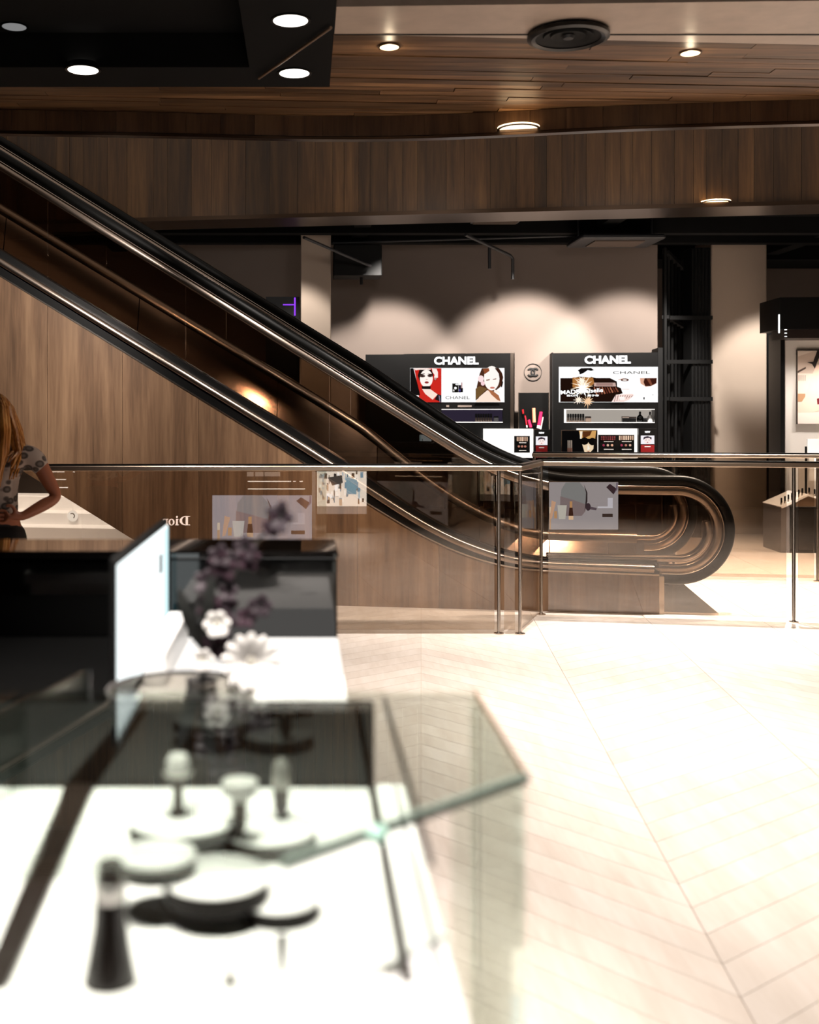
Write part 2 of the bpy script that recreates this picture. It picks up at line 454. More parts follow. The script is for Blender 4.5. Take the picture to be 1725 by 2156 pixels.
# black door panel beside the column
dp = MB().box(px(1616, 0, 13.7).x, px(1656, 0, 13.7).x, 13.7, 13.8, 0, 2.75)
dp.box(px(1619, 0, 13.7).x, px(1650, 0, 13.7).x, 13.68, 13.7, .05, 2.55)
struct(dp.build('door_1', M['black_satin']))

# ================================================================== CEILING FIXTURES
def downlight(x, y, dia, label, glow, z=ZC - .03, group='round downlights in the black ceiling bay', col=None):
    p = gr(x, y, z)
    t = thing('downlight', label, 'ceiling light', (p.x, p.y, z), 0, group)
    R = dia / 2
    MB().lathe([(R*1.00, .03), (R*1.16, .0), (R*1.16, -.006), (R*1.0, -.006), (R*.97, .004)], n=36).build('ring', M['black_satin'] if col is None else col, t)
    MB().lathe([(0, -.005), (R*.98, -.005), (R*.98, -.001), (0, -.001)], n=36).build('diffuser', glow, t)
    return p
downlight(612, 42, .168, 'large round downlight nearest the diagonal track in the black ceiling', M['lampglow'])
downlight(620, 153, .168, 'round downlight tucked in the far corner of the black ceiling bay', M['lampglow'])
downlight(175, 146, .168, 'round downlight at the far rim of the black ceiling, beside the wooden soffit', M['lampglow'])
downlight(30, 55, .13, 'dim grey round downlight inside the recessed black ceiling coffer', M['lampdim'], z=ZC + .16)
for (x, y, lb) in [(820, 98, 'small warm downlight in the wooden soffit near the black ceiling bay'),
                   (1454, 111, 'small warm downlight in the wooden soffit beyond the black speaker disc')]:
    p = downlight(x, y, .10, lb, M['lampwarm'], z=ZC - .002, group='small downlights in the wooden soffit', col=M['bronze'])
    spot((p.x, p.y - .01, ZC - .03), (p.x, p.y, 0), 130, 110, 1.0)
    # collar glow falls on the planks from the proud rim of the lamp
    d = bpy.data.lights.new('lamp_collar', 'POINT'); d.energy = .5; d.color = (1, .8, .55); d.shadow_soft_size = .02
    o = bpy.data.objects.new('lamp_collar', d); C.objects.link(o); o.location = (p.x, p.y, ZC - .05)
# low lamps set at the edge strips
for (x, y, Y, w, lb) in [(1092, 268, 7.10, 88, 'shallow glowing lamp on the curved edge of the near upper floor'),
                         (1507, 424, 10.22, 62, 'shallow glowing lamp at the bottom edge of the wood bulkhead')]:
    q = px(x, y, Y); R = w / 2 * Y / F
    t = thing('edge_lamp', lb, 'ceiling light', q, 0, None)
    MB().lathe([(0, R*.20), (R*.25, R*.14), (R*.6, R*.05), (R, 0), (R*.95, -.006), (0, -.008)], n=28).build('lens', M['lampwarm'], t)
    MB().lathe([(R*.9, -.008), (R*1.02, -.010), (R*1.02, -.016), (R*.9, -.016)], n=28).build('ring', M['bronze'], t)
# ceiling speaker
p = gr(1197, 76, ZC - .02)
t = thing('ceiling_speaker', 'black round ceiling speaker between wooden soffit and beige panel', 'speaker', (p.x, p.y, ZC - .02))
R = .205
MB().lathe([(R*.9, .02), (R, .005), (R, -.012), (R*.9, -.02), (R*.8, -.012)], n=44).build('rim', M['black_satin'], t)
MB().lathe([(R*.82, -.008), (R*.62, .006), (R*.6, -.006), (R*.45, .008), (R*.42, -.004), (R*.3, .006), (0, .004)], n=44).build('grille', M['black_matt'], t)
MB().lathe([(0, -.016), (R*.12, -.014), (R*.16, .0)], n=24).build('cone_cap', M['dark_grey'], t)
# diagonal track in the black bay
a, b_ = gr(545, 165, ZC - .05), gr(697, 58, ZC - .05)
tag(MB().tube([a, b_], .008, 8).build('ceiling_track', M['steel_rail']), 'thin dark metal track running diagonally across the black ceiling bay', 'track')

# pipes, ducts and cassettes of the far black ceiling
def pipe(pts, r, label, name='ceiling_pipe'):
    return tag(MB().tube(pts, r, 10).build(name, M['dark_grey']), label, 'pipe')
pipe([px(700, 512, 12.6), px(1395, 491, 12.4)], .012, 'long thin pipe running under the far black ceiling above the wall units')
pipe([px(640, 500, 11.2), px(780, 560, 12.4)], .016, 'slanting pipe under the far ceiling beside the pale column')
pipe([px(980, 494, 11.8), px(1075, 538, 12.7), px(1080, 545, 12.75), px(1080, 588, 12.75)], .018, 'bent sprinkler pipe dropping from the far black ceiling')
pipe([px(1031, 517, 12.4), px(1031, 566, 12.4)], .018, 'short drop pipe hanging beside the bent sprinkler pipe')
t = thing('air_conditioner', 'square ceiling air conditioner cassette above the second cosmetics unit', 'air conditioner', px(1295, 512, 12.2))
MB().cbox(-.45, .45, -.35, .35, 0, .05, .02).build('panel', M['dark_grey'], t)
MB().box(-.27, .27, -.2, .2, -.012, 0).build('grille', M['wall_dark'], t)
for sx in (-.4, .4): MB().tube([(sx, 0, .05), (sx, 0, 3.63 - t.location.z)], .012, 6).build('hanger', M['dark_grey'], t)
t = thing('duct', 'black boxed air duct hanging beside the pale column', 'duct', px(752, 566, 12.7))
MB().cbox(-.27, .27, -.2, .2, -.1, .25, .01).build('box', M['black_matt'], t)
MB().tube([(.05, 0, -.1), (.05, 0, -.18)], .018, 8).build('drop_pipe', M['black_matt'], t)
t = thing('ceiling_disc', 'pale disc lamp under the bulkhead with a vent beside it', 'ceiling light', px(979, 463, 10.95))
MB().lathe([(0, .02), (.11, .02), (.115, .005), (.10, -.004), (0, -.006)], n=24).build('disc', M['wall'], t)
MB().tube([(0, 0, .02), (0, 0, .12)], .02, 8).build('stem', M['dark_grey'], t)
t = thing('ceiling_vent', 'slatted air vent beside the pale disc lamp under the far ceiling', 'vent', px(1045, 466, 11.3))
MB().box(-.24, .24, -.15, .15, 0, .02).build('frame', M['dark_grey'], t)
for k in range(6): MB().box(-.22, .22, -.13 + k*.045, -.11 + k*.045, -.012, 0).build('slat', M['wall_dark'], t)
# ================================================================== ESCALATOR
EA = math.radians(-9.0)
esc = thing('escalator', 'escalator rising leftwards with black handrails, glass sides and wood cladding', 'escalator', (2.6, 8.167, 0), EA)
ts = [-7.2, -5.10, -2.658, -2.137, -1.695, -1.333, -1.0, 0, .6]
tz = [3.83, 2.568, 1.105, .776, .519, .372, .30, .281, .281]
hs = [-7.2, -3.955, -1.241, -.966, .6]
hz = [4.893, 2.871, 1.181, 1.012, 1.012]
def smooth_curve(xs, ys, k):
    X = np.arange(-8.5, 2.0, .02)
    Y = np.interp(X, xs, ys); sl = (ys[1]-ys[0])/(xs[1]-xs[0]); Y = np.where(X < xs[0], ys[0] + sl*(X-xs[0]), Y)
    Y2 = np.convolve(np.pad(Y, k, mode='reflect', reflect_type='odd'), np.ones(2*k+1)/(2*k+1), 'same')[k:-k]
    return lambda s: float(np.interp(s, X, Y2))
ZT = smooth_curve(ts, tz, 9)
ZHr = smooth_curve(hs, hz, 22)
def inc(s): return min(1, max(0, (-.8 - s) / 1.5))            # 0 on the flat, 1 on the slope
def TH(s): return .085 + .125 * inc(s)                         # height of the decking band
def under(s): return max(0.0, .58 * (-3.17 - s))
S0 = -7.0
def strip(mb, s0, s1, lo, hi, w0, w1, mi=0, step=.12):
    n = max(2, int((s1 - s0) / step) + 1); ss = np.linspace(s0, s1, n)
    mb.prism([(s, lo(s)) for s in ss] + [(s, hi(s)) for s in ss[::-1]], 'y', w0, w1, mi); return mb
# wood cladding panels on the near side
s = 0.0; widths = [.98, .62, .62, .62, .62, .62, .62, .62, .62, .62, .62]
for wd in widths:
    a, b_ = max(S0, s - wd + .0012), s - .0012
    if b_ < S0: break
    strip(MB(), a, b_, under, lambda q: ZT(q), -.012, .012).build('cladding_panel', M['clad'], esc)
    s -= wd
strip(MB(), S0, -.002, under, lambda q: ZT(q) + .02, .014, .10).build('truss_side', M['black_matt'], esc)
strip(MB(), S0, -3.17, lambda q: under(q) - .0, lambda q: under(q) + .05, .014, 1.75).build('truss_underside', M['wall'], esc)
# decking band: bright trim, black, bronze, black
strip(MB(), S0, -.0, lambda q: ZT(q), lambda q: ZT(q) + .011, -.02, .02, step=.06).build('trim_strip', M['chrome'], esc)
strip(MB(), S0, -.0, lambda q: ZT(q) + .011, lambda q: ZT(q) + TH(q)*.36, -.012, .05, step=.06).build('deck_band', M['black_satin'], esc)
def sweep(mb, path, sec, mi=0):
    """path [(s, z)] ; section [(n, w)] with n along the path's outward normal"""
    vs = []; k = len(sec); N = len(path)
    for i, (s_, z_) in enumerate(path):
        a = path[max(0, i-1)]; b = path[min(N-1, i+1)]
        t = Vector((b[0]-a[0], b[1]-a[1])).normalized(); nn = Vector((-t.y, t.x))
        for (n_, w_) in sec: vs.append((s_ + nn.x*n_, w_, z_ + nn.y*n_))
    fs = [tuple(range(k)), tuple(range(N*k-1, N*k-k-1, -1))]
    for i in range(N-1):
        for j in range(k):
            jj = (j+1) % k; fs.append((i*k+j, i*k+jj, i*k+k+jj, i*k+k+j))
    mb.add(vs, fs, mi, True); return mb
def rsec(n0, n1, w0, w1, seg=5):
    """rounded section"""
    cn, cw, an, aw = (n0+n1)/2, (w0+w1)/2, (n1-n0)/2, (w1-w0)/2; out = []
    for k in range(16):
        a = 2*math.pi*k/16; c_, s_ = math.cos(a), math.sin(a)
        out.append((cn + an*math.copysign(abs(c_)**.55, c_), cw + aw*math.copysign(abs(s_)**.55, s_)))
    return out
sl = np.arange(S0, .0, .08)
sweep(MB(), [(q, ZT(q) + TH(q)*.56) for q in sl], rsec(-.028, .030, -.045, .06)).build('deck_moulding', M['bronze'], esc)
strip(MB(), S0, -.0, lambda q: ZT(q) + TH(q)*.60, lambda q: ZT(q) + TH(q)*.98, .03, .20, step=.06).build('deck_top', M['black_satin'], esc)

# handrails: incline, flat, newel
def hand_path(raise_=0.0):
    pts = [(q, ZHr(q) + raise_*inc(q)) for q in np.arange(S0, .15, .07)]
    r = .404; cz = 1.012 - r
    for k in range(0, 33):
        a = math.pi/2 - math.pi*k/32; pts.append((.15 + r*math.cos(a), cz + r*math.sin(a)))
    pts += [(.08, cz - r), (-.02, cz - r + .002)]
    return pts
def handrail(w, raise_=0.0):
    P = hand_path(raise_)
    o = sweep(MB(), P, rsec(-.078, 0, w - .042, w + .042)).build('handrail', M['rubber'], esc)
    sweep(MB(), P, rsec(-.150, -.082, w - .034, w + .034)).build('handrail_profile', M['bronze'], o)
    sweep(MB(), P, rsec(-.088, -.076, w - .046, w + .046)).build('handrail_guide', M['chrome'], o)
handrail(.12); handrail(1.55, .09)
# skirt mouldings around the newel ends (flat part, lower return)
for w in (.12, 1.55):
    r = .404 - .165; cz = 1.012 - .404
    pts = [(.15 + r*math.cos(a), cz + r*math.sin(a)) for a in np.linspace(math.pi/2*.2, -math.pi/2, 20)]
    pts += [(q, cz - r) for q in (-.1, -.4, -.8)]
    sweep(MB(), pts, rsec(-.05, 0, w - .05, w + .05)).build('newel_moulding', M['bronze'], esc)
# glass sides in panes
def panes(w, lowf, raise_=0.0):
    br = [-7.0, -5.9, -4.75, -3.6, -2.45, -1.3, -.15]
    for a, b_ in zip(br, br[1:]):
        strip(MB(), a + .003, b_ - .003, lowf, lambda q: ZHr(q) + raise_*inc(q) - .14, w - .006, w + .006).build('glass_pane', M['esc_glass'], esc)
    r = .404 - .14; cz = 1.012 - .404
    poly = [(-.147, lowf(-.147)), (-.147, cz + r)] + [(.15 + r*math.cos(a), cz + r*math.sin(a)) for a in np.linspace(math.pi/2, -math.pi/2, 18)] 
    MB().prism(poly, 'y', w - .006, w + .006).build('glass_pane', M['esc_glass'], esc)
panes(.12, lambda q: ZT(q) + TH(q)*.9)
def ZF(q): return ZT(q) + TH(q) + .07 + .20 * inc(q)            # top of the far decking
panes(1.55, lambda q: ZF(q) - .01, .09)
# far decking moulding and leaning mirror skirt panels
sweep(MB(), [(q, ZF(q)) for q in np.arange(S0, .12, .08)], rsec(-.11, 0, 1.46, 1.62)).build('deck_moulding', M['bronze'], esc)
def skirt(a, b_):
    ss = np.linspace(a, b_, max(2, int((b_-a)/.15)+1)); vs = []; fs = []
    for q in ss: vs += [(q, 1.46 - .088, ZF(q) - .09 - (.20 + .24*inc(q))), (q, 1.47, ZF(q) - .07)]
    for i in range(len(ss)-1): fs.append((2*i, 2*i+2, 2*i+3, 2*i+1))
    k = len(vs); vs += [(v[0], v[1] + .015, v[2]) for v in vs]
    fs += [tuple(x + k for x in f[::-1]) for f in fs]
    MB().add(vs, fs, 0, False).build('skirt_panel', M['darkmirror'], esc)
br = [-7.0, -5.7, -4.4, -3.1, -2.2, -1.6, -1.15, -.7, -.2, .1]
for a, b_ in zip(br, br[1:]): skirt(a + .004, b_ - .004)
# near inner skirt, steps, floor plate, far side
strip(MB(), S0, .1, lambda q: ZT(q) - .10, lambda q: ZT(q) + TH(q)*.9, .20, .215).build('inner_skirt', M['black_satin'], esc)
q = -.55; zz = .02
for k in range(18):
    rise = 0.0 if k < 2 else .205 if k > 3 else .1
    zz += rise; q -= .345
    if q - .345 < -6.6: break
    MB().box(q, q + .34, .23, 1.34, zz - .19, zz).build('step', M['step'], esc)
MB().box(-.55, .42, .02, 1.66, 0, .014).build('floor_plate', M['chrome'], esc)
strip(MB(), S0, .0, lambda q: max(0, under(q)), lambda q: ZF(q) - .05, 1.63, 1.66).build('far_cladding', M['clad'], esc)
MB().box(0.0, .035, -.012, .16, 0, .275).build('end_cap', M['chrome'], esc)
MB().box(0.0, .035, 1.48, 1.66, 0, .275).build('end_cap', M['chrome'], esc)

# ================================================================== GLASS BALUSTRADES
bal = thing('glass_balustrade', 'glass balustrade with slim steel rail and posts in front of the escalator', 'balustrade')
ZR = 1.118
A0 = Vector((-5.0, 7.44, 0)); A1 = Vector((1.30, 7.44, 0)); A2 = Vector((1.44, 7.43, 0))
B1 = Vector((1.733, 8.147, 0)); B2 = Vector((3.447, 7.85, 0)); B3 = Vector((5.3, 7.53, 0))
def rail(pts, parent, z=ZR, name='rail'):
    mb = MB()
    for a, b_ in zip(pts, pts[1:]):
        d = (b_ - a); ang = math.atan2(d.y, d.x); m_ = (a + b_)/2
        k = MB().cbox(-d.length/2 - .018, d.length/2 + .018, -.021, .021, z - .030, z + .004, .008)
        k.xform(Matrix.Translation(m_) @ Matrix.Rotation(ang, 4, 'Z')); mb.add(k.v, k.f)
    mb.build(name, M['steel_rail'], parent)
    mb = MB()
    for a, b_ in zip(pts, pts[1:]):
        d = (b_ - a); ang = math.atan2(d.y, d.x); m_ = (a + b_)/2
        k = MB().box(-d.length/2 - .01, d.length/2 + .01, -.018, .018, z + .004, z + .014)
        k.xform(Matrix.Translation(m_) @ Matrix.Rotation(ang, 4, 'Z')); mb.add(k.v, k.f)
    mb.build('rail_cap', M['black_satin'], parent)
def post(p, parent, r=.0125):
    o = MB().lathe([(0, 0), (.034, 0), (.034, .006), (r*1.15, .010), (r, .02), (r, ZR - .03), (0, ZR - .03)], p, n=14).build('post', M['chrome'], parent)
def pane(a, b_, parent, z0=.03, z1=ZR - .035, gap=.03, th=.006):
    d = (b_ - a); ang = math.atan2(d.y, d.x); m_ = (a + b_)/2
    k = MB().box(-d.length/2 + gap, d.length/2 - gap, -th, th, z0, z1)
    k.xform(Matrix.Translation(m_) @ Matrix.Rotation(ang, 4, 'Z')); k.build('glass_pane', M['rail_glass'], parent)
rail([A0, A1, A2, B1, B2, B3], bal)
for p in (A0, Vector((-3.0, 7.44, 0)), A1, A2, B1, B2, B3): post(p, bal)
pane(A0, Vector((-3.0, 7.44, 0)), bal)
pane(Vector((-3.0, 7.44, 0)), A1, bal, gap=.03); pane(A1, A2, bal, gap=.035); pane(A2, B1, bal); pane(B1, B2, bal, gap=.05); pane(B2, B3, bal)
fb = thing('glass_balustrade', 'far glass balustrade rail beyond the escalator newel, in front of the cosmetics units', 'balustrade')
D0 = px(1125, 900, 10.06); D0.z = 0; D1 = px(1722, 900, 9.75); D1.z = 0; Dm = (D0 + D1)/2
rail([D0, D1], fb, z=1.108)
for p in (D0, Dm, D1): post(p, fb)
pane(D0, Dm, fb); pane(Dm, D1, fb)
# ================================================================== COSMETICS WALL (far side)
PR = {}
def ink(col, s=1.05):
    k = (col, s)
    if k not in PR: PR[k] = emis('print_' + col.strip('#'), col, s)
    return PR[k]
INKP = {}
def paint(col, rough=.5):
    if col not in INKP: INKP[col] = pbr('paint_' + col.strip('#'), col, rough)
    return INKP[col]

class Print:
    """A flat print: layered polygons, each layer a hair in front of the last; one mesh, many colours."""
    def __init__(self, f, v, conv=lambda p: p, lit=True, s=1.05, step=-.0006):
        self.f = f; self.v = v; self.mb = MB(); self.mats = []; self.conv = conv; self.lit = lit; self.s = s; self.step = step
    def mi(self, col):
        m = ink(col, self.s) if self.lit else paint(col)
        if m not in self.mats: self.mats.append(m)
        return self.mats.index(m)
    def poly(self, pts, col):
        P = [self.f(*self.conv(p), self.v) for p in pts]
        self.mb.add([(a, self.v, z) for a, z in P], [tuple(range(len(P)))], self.mi(col)); self.v += self.step; return self
    def rect(self, x0, y0, x1, y1, col): return self.poly([(x0, y1), (x1, y1), (x1, y0), (x0, y0)], col)
    def ell(self, cx, cy, rx, ry, col, n=20, rot=0):
        c_, s_ = math.cos(rot), math.sin(rot)
        return self.poly([(cx + rx*math.cos(a)*c_ - ry*math.sin(a)*s_, cy + rx*math.cos(a)*s_ + ry*math.sin(a)*c_) for a in [2*math.pi*k/n for k in range(n)]], col)
    def star(self, cx, cy, r0, r1, n, col, seed=1):
        rn = random.Random(seed); pts = []
        for k in range(2*n):
            r = (r1 if k % 2 == 0 else r0) * rn.uniform(.7, 1.15); a = math.pi*k/n
            pts.append((cx + r*math.cos(a), cy + r*math.sin(a)))
        return self.poly(pts, col)
    def done(self, name, parent):
        me = self.mb.mesh(name, self.mats); o = bpy.data.objects.new(name, me); C.objects.link(o); o.parent = parent; return o

def text_mesh(body, bold=0.0, extrude=0.0):
    cu = bpy.data.curves.new('lettering', 'FONT'); cu.body = body; cu.size = 1; cu.offset = bold; cu.extrude = extrude; cu.resolution_u = 4
    o = bpy.data.objects.new('lettering', cu); C.objects.link(o)
    dg = bpy.context.evaluated_depsgraph_get(); me = bpy.data.meshes.new_from_object(o.evaluated_get(dg))
    bpy.data.objects.remove(o); bpy.data.curves.remove(cu)
    return me
def text_on(body, f, x0, y0, x1, y1, v, mat, parent, bold=0.0, depth=.004, name='lettering', rot=0.0, flip=False):
    """set a word so that it fills the pixel box (x0, y0)-(x1, y1) on the plane f at depth v"""
    me = text_mesh(body, bold, .5)
    co = np.array([v_.co[:] for v_ in me.vertices]); lo, hi = co.min(0), co.max(0)
    u0, zb = f(x0, y1, v); u1, zt = f(x1, y0, v)
    cu, cz = (u0+u1)/2, (zb+zt)/2
    out = []
    for p in co:
        a = (p[0]-lo[0])/(hi[0]-lo[0]) - .5; b = (p[1]-lo[1])/(hi[1]-lo[1]) - .5
        if flip: a = -a
        dx, dz = a*(u1-u0), b*(zt-zb)
        out.append((cu + dx*math.cos(rot) - dz*math.sin(rot), v - p[2]*depth*2, cz + dx*math.sin(rot) + dz*math.cos(rot)))
    me.vertices.foreach_set('co', np.array(out, dtype=np.float32).ravel()); me.materials.clear(); me.materials.append(mat); me.update()
    o = bpy.data.objects.new(name, me); C.objects.link(o); o.parent = parent; return o
def prect(mb, f, x0, y0, x1, y1, v0, v1, mi=0):
    u0, zb = f(x0, y1, v0); u1, zt = f(x1, y0, v0)
    return mb.box(u0, u1, v0, v1, zb, zt, mi)

f = CP
def unit_root(name, label, cat, group=None): return thing(name, label, cat, CP.O, CP.a, group)

# ---- first unit
u1_ = unit_root('cosmetics_unit', 'black cosmetics wall unit with red and white portrait lightbox, half hidden by escalator', 'display unit', 'black cosmetics wall units')
def frame(u, x0, x1, y0, xl, xr, nich, colr):
    """black carcass built around a recessed niche"""
    bx, by, ex, ey = nich
    mb = MB(); prect(mb, f, x0, y0, x1, by, 0, .40); prect(mb, f, x0, by, bx, ey, 0, .40); prect(mb, f, ex, by, x1, ey, 0, .40)
    u0, zt = f(x0, ey, 0); uu1, _ = f(x1, ey, 0); mb.box(u0, uu1, 0, .40, .02, zt)
    mb.build('carcass', M['black_satin'], u)
    mb = MB(); prect(mb, f, bx, by, ex, ey, .22, .23); nb = mb.build('niche', colr, u)
    mb = MB(); prect(mb, f, bx, ey - 1.6, ex, ey, -.004, .22); mb.build('shelf', M['litwhite'], nb)
    mb = MB(); prect(mb, f, bx, by, ex, by + 1.8, -.004, .01); mb.build('light_strip', M['litwhite'], nb)
    return f((bx+ex)/2, ey - 1.6, -.004)[1] + .001
    # thin bright joints
    for x in (xl, xr):
        mb = MB(); prect(mb, f, x - .45, y0 + 1, x + .45, 965, -.006, 0); mb.build('edge_line', M['chrome'], u)
    for y in (772.5, 848.5):
        mb = MB(); prect(mb, f, x0 + 1, y - .45, x1 - 1, y + .45, -.005, 0); mb.build('edge_line', M['chrome'], u)
    mb = MB(); prect(mb, f, x0, y0 - .6, x1, y0 + .4, -.006, .38); mb.build('edge_line', M['bronze'], u)
ZN1 = frame(u1_, 851, 1075, 743.5, 863.5, 1063, (930, 861, 1059, 890), M['violet'])
mb = MB(); prect(mb, f, 1075, 743, 1082, 965, -.01, .40); mb.build('side_panel', M['bronze'], u1_)
mb = MB(); prect(mb, f, 770, 746, 851, 965, .02, .40); mb.build('carcass_wing', M['black_satin'], u1_)
text_on('CHANEL', f, 914.5, 750.5, 1008, 768, -.012, M['signwhite'], u1_, bold=.035, depth=.012, name='sign_lettering')
cv = lambda p: (850 + p[0]/7.1875, 735 + p[1]/7.1875)
P = Print(f, -.008, cv)
P.rect(100, 286, 1527, 805, '#ffffff')
P.poly([(160, 290), (573, 290), (573, 805), (240, 805), (215, 560)], '#c8281f').poly([(102, 290), (150, 290), (240, 640), (250, 700), (102, 700)], '#141010')
P.poly([(215, 400), (240, 310), (330, 286), (420, 310), (450, 380), (440, 470), (240, 480)], '#1a100e')
P.ell(345, 445, 98, 132, '#fff1ea').poly([(160, 290), (330, 288), (420, 300), (400, 315), (240, 312), (180, 322)], '#f8e2da')
P.poly([(430, 292), (500, 300), (520, 350), (520, 430), (480, 470), (460, 450), (470, 390), (440, 350)], '#fbe9e2')
for k in range(3): P.poly([(462 + k*20, 430), (472 + k*20, 436), (462 + k*14, 478), (454 + k*14, 472)], '#8c2a22')
P.ell(285, 408, 42, 20, '#4a3430').ell(402, 404, 42, 20, '#4a3430').ell(285, 406, 14, 8, '#0d0908').ell(402, 402, 14, 8, '#0d0908')
P.poly([(240, 380), (320, 368), (322, 380), (245, 396)], '#2a1a16').poly([(366, 374), (440, 374), (438, 390), (368, 384)], '#2a1a16')
P.ell(350, 505, 32, 17, '#8f3030').ell(350, 460, 18, 6, '#d8b3a6')
P.poly([(272, 560), (412, 560), (408, 612), (282, 606)], '#17100f').poly([(280, 604), (408, 608), (515, 686), (440, 765), (330, 680)], '#f6ded2')
P.poly([(515, 682), (573, 700), (573, 805), (470, 760)], '#1c161a').poly([(530, 700), (548, 705), (560, 805), (545, 805)], '#7a6d86')
P.rect(738, 520, 830, 655, '#15120f').rect(832, 545, 872, 655, '#231d28').ell(785, 590, 20, 20, '#ffffff').ell(808, 535, 26, 12, '#e8e8ea').rect(748, 612, 770, 640, '#d8d4d0')
P.rect(872, 590, 898, 652, '#0f0d0d').rect(876, 505, 888, 592, '#8f3a34').rect(838, 610, 862, 640, '#4c4690')
P.poly([(1090, 780), (1110, 560), (1150, 380), (1185, 290), (1440, 286), (1490, 360), (1510, 430), (1470, 570), (1380, 640), (1200, 690)], '#4a2b1c')
P.poly([(1090, 600), (1150, 560), (1270, 600), (1140, 720), (1090, 770)], '#6f5330').ell(1335, 440, 118, 185, '#fff6ef').ell(1170, 450, 45, 52, '#f6dcdc').ell(1200, 520, 30, 34, '#f3cfd2')
P.poly([(1200, 300), (1290, 288), (1300, 330), (1230, 380)], '#8a4a2c').poly([(1380, 288), (1440, 290), (1500, 420), (1480, 580), (1460, 500), (1440, 370)], '#3a1f14')
P.poly([(1250, 465), (1310, 450), (1300, 472), (1255, 480)], '#8a6a58').poly([(1350, 455), (1405, 440), (1400, 460), (1352, 466)], '#8a6a58').ell(1345, 585, 36, 15, '#c87868')
P.poly([(1088, 802), (1150, 720), (1270, 620), (1400, 700), (1470, 802)], '#fbe2d0').poly([(1270, 600), (1360, 640), (1440, 700), (1470, 790), (1420, 770), (1330, 690)], '#a86844').poly([(1360, 600), (1450, 640), (1465, 680), (1380, 650)], '#fff0e6')
P.poly([(1490, 470), (1508, 500), (1490, 580), (1475, 570)], '#1c1210')
pp = P.done('portrait_poster', u1_)
text_on('CHANEL', f, *cv((635, 712)), *cv((1000, 758)), -.034, M['ink'], pp, bold=.002, depth=.0008)
for (a, b_) in [(940, 946), (964, 993.5)]:
    mb = MB(); prect(mb, f, a, 853, b_, 857, -.008, 0); mb.build('shelf_label', M['wall'], u1_)
# ---- second unit
u2_ = unit_root('cosmetics_unit', 'black cosmetics wall unit with perfume portrait lightbox, beside the black slatted rack', 'display unit', 'black cosmetics wall units')
ZN2 = frame(u2_, 1165, 1386, 742, 1177, 1385.5, (1188, 861, 1379, 890.5), M['litgrey'])
mb = MB(); prect(mb, f, 1163, 742, 1165, 965, -.01, .40); mb.build('side_panel', M['black_matt'], u2_)
mb = MB(); prect(mb, f, 1386, 732, 1396, 965, -.01, .40); mb.build('side_panel', M['black_matt'], u2_)
mb = MB(); prect(mb, f, 1188, 861, 1192.5, 890, -.004, .20); mb.build('light_strip', M['litwhite'], u2_)
text_on('CHANEL', f, 1231.5, 748.5, 1328.5, 766, -.012, M['signwhite'], u2_, bold=.035, depth=.012, name='sign_lettering')
cv2 = lambda p: (1160 + p[0]/7.1875, 735 + p[1]/7.1875)
P = Print(f, -.008, cv2)
P.rect(122, 268, 1622, 806, '#ffffff').poly([(145, 440), (895, 438), (1000, 490), (1005, 570), (1060, 590), (1090, 670), (980, 700), (920, 800), (145, 800)], '#1e0f0a')
P.poly([(410, 322), (460, 290), (610, 286), (655, 318), (610, 330), (560, 318), (500, 360), (440, 385), (430, 345)], '#120e0d').poly([(340, 440), (430, 415), (430, 442), (600, 440), (605, 418), (690, 440)], '#14100f')
P.poly([(330, 430), (640, 430), (660, 520), (560, 600), (330, 580)], '#a8703a').star(490, 560, 60, 190, 13, '#ffe9c8', 3).star(480, 600, 50, 130, 11, '#ffffff', 5).star(470, 480, 30, 90, 9, '#fff6e4', 8)
P.star(560, 790, 40, 110, 12, '#f4caa0', 9).star(420, 770, 30, 90, 10, '#ffeeda', 12)
for k in range(9):
    x = 650 + k*40; P.poly([(x, 580), (x + 16, 575), (x + 60, 690 - k*6), (x + 40, 700 - k*6)], ['#a5664c', '#5c2a1e', '#7d4634'][k % 3])
P.rect(655, 508, 990, 564, '#c4a49a').rect(690, 515, 940, 555, '#9c7c74').poly([(880, 470), (985, 488), (1003, 566), (990, 566), (975, 498), (880, 480)], '#1b100d')
P.ell(1120, 466, 62, 22, '#4d2418').ell(1120, 468, 34, 10, '#fff2ea').poly([(1020, 462), (1100, 440), (1110, 446), (1030, 470)], '#c9a08c')
P.poly([(1350, 440), (1605, 438), (1600, 520), (1520, 560), (1440, 570), (1360, 520)], '#d9a78e').poly([(1420, 442), (1604, 440), (1600, 515), (1510, 560), (1430, 560), (1405, 500)], '#3c1a12').poly([(1450, 450), (1500, 446), (1540, 540), (1510, 548)], '#7d4632')
P.poly([(920, 800), (990, 690), (1240, 676), (1260, 700), (1180, 770), (1100, 800)], '#f6dcd4')
for k in range(8):
    x = 960 + k*36; P.poly([(x, 795 - k*9), (x + 8, 795 - k*9), (x + 30, 700), (x + 20, 700)], '#7d3a30')
P.rect(1040, 720, 1120, 770, '#fff4f0').ell(1412, 745, 10, 20, '#0d0808').rect(1535, 690, 1555, 698, '#a09a98').poly([(1070, 605), (1190, 602), (1190, 612), (1075, 612)], '#e8d4cc')
pp = P.done('perfume_poster', u2_)
text_on('CHANEL', f, *cv2((943, 333)), *cv2((1502, 377)), -.040, M['ink'], pp, bold=.002, depth=.0008)
text_on('MADEmoiselle', f, *cv2((152, 606)), *cv2((790, 668)), -.040, M['signwhite'], pp, bold=.004, depth=.0008, rot=.06)
text_on('由心闪', f, *cv2((245, 686)), *cv2((410, 718)), -.040, M['signwhite'], pp, bold=.008, depth=.0008)
text_on('属于你', f, *cv2((555, 686)), *cv2((728, 718)), -.040, M['signwhite'], pp, bold=.008, depth=.0008)
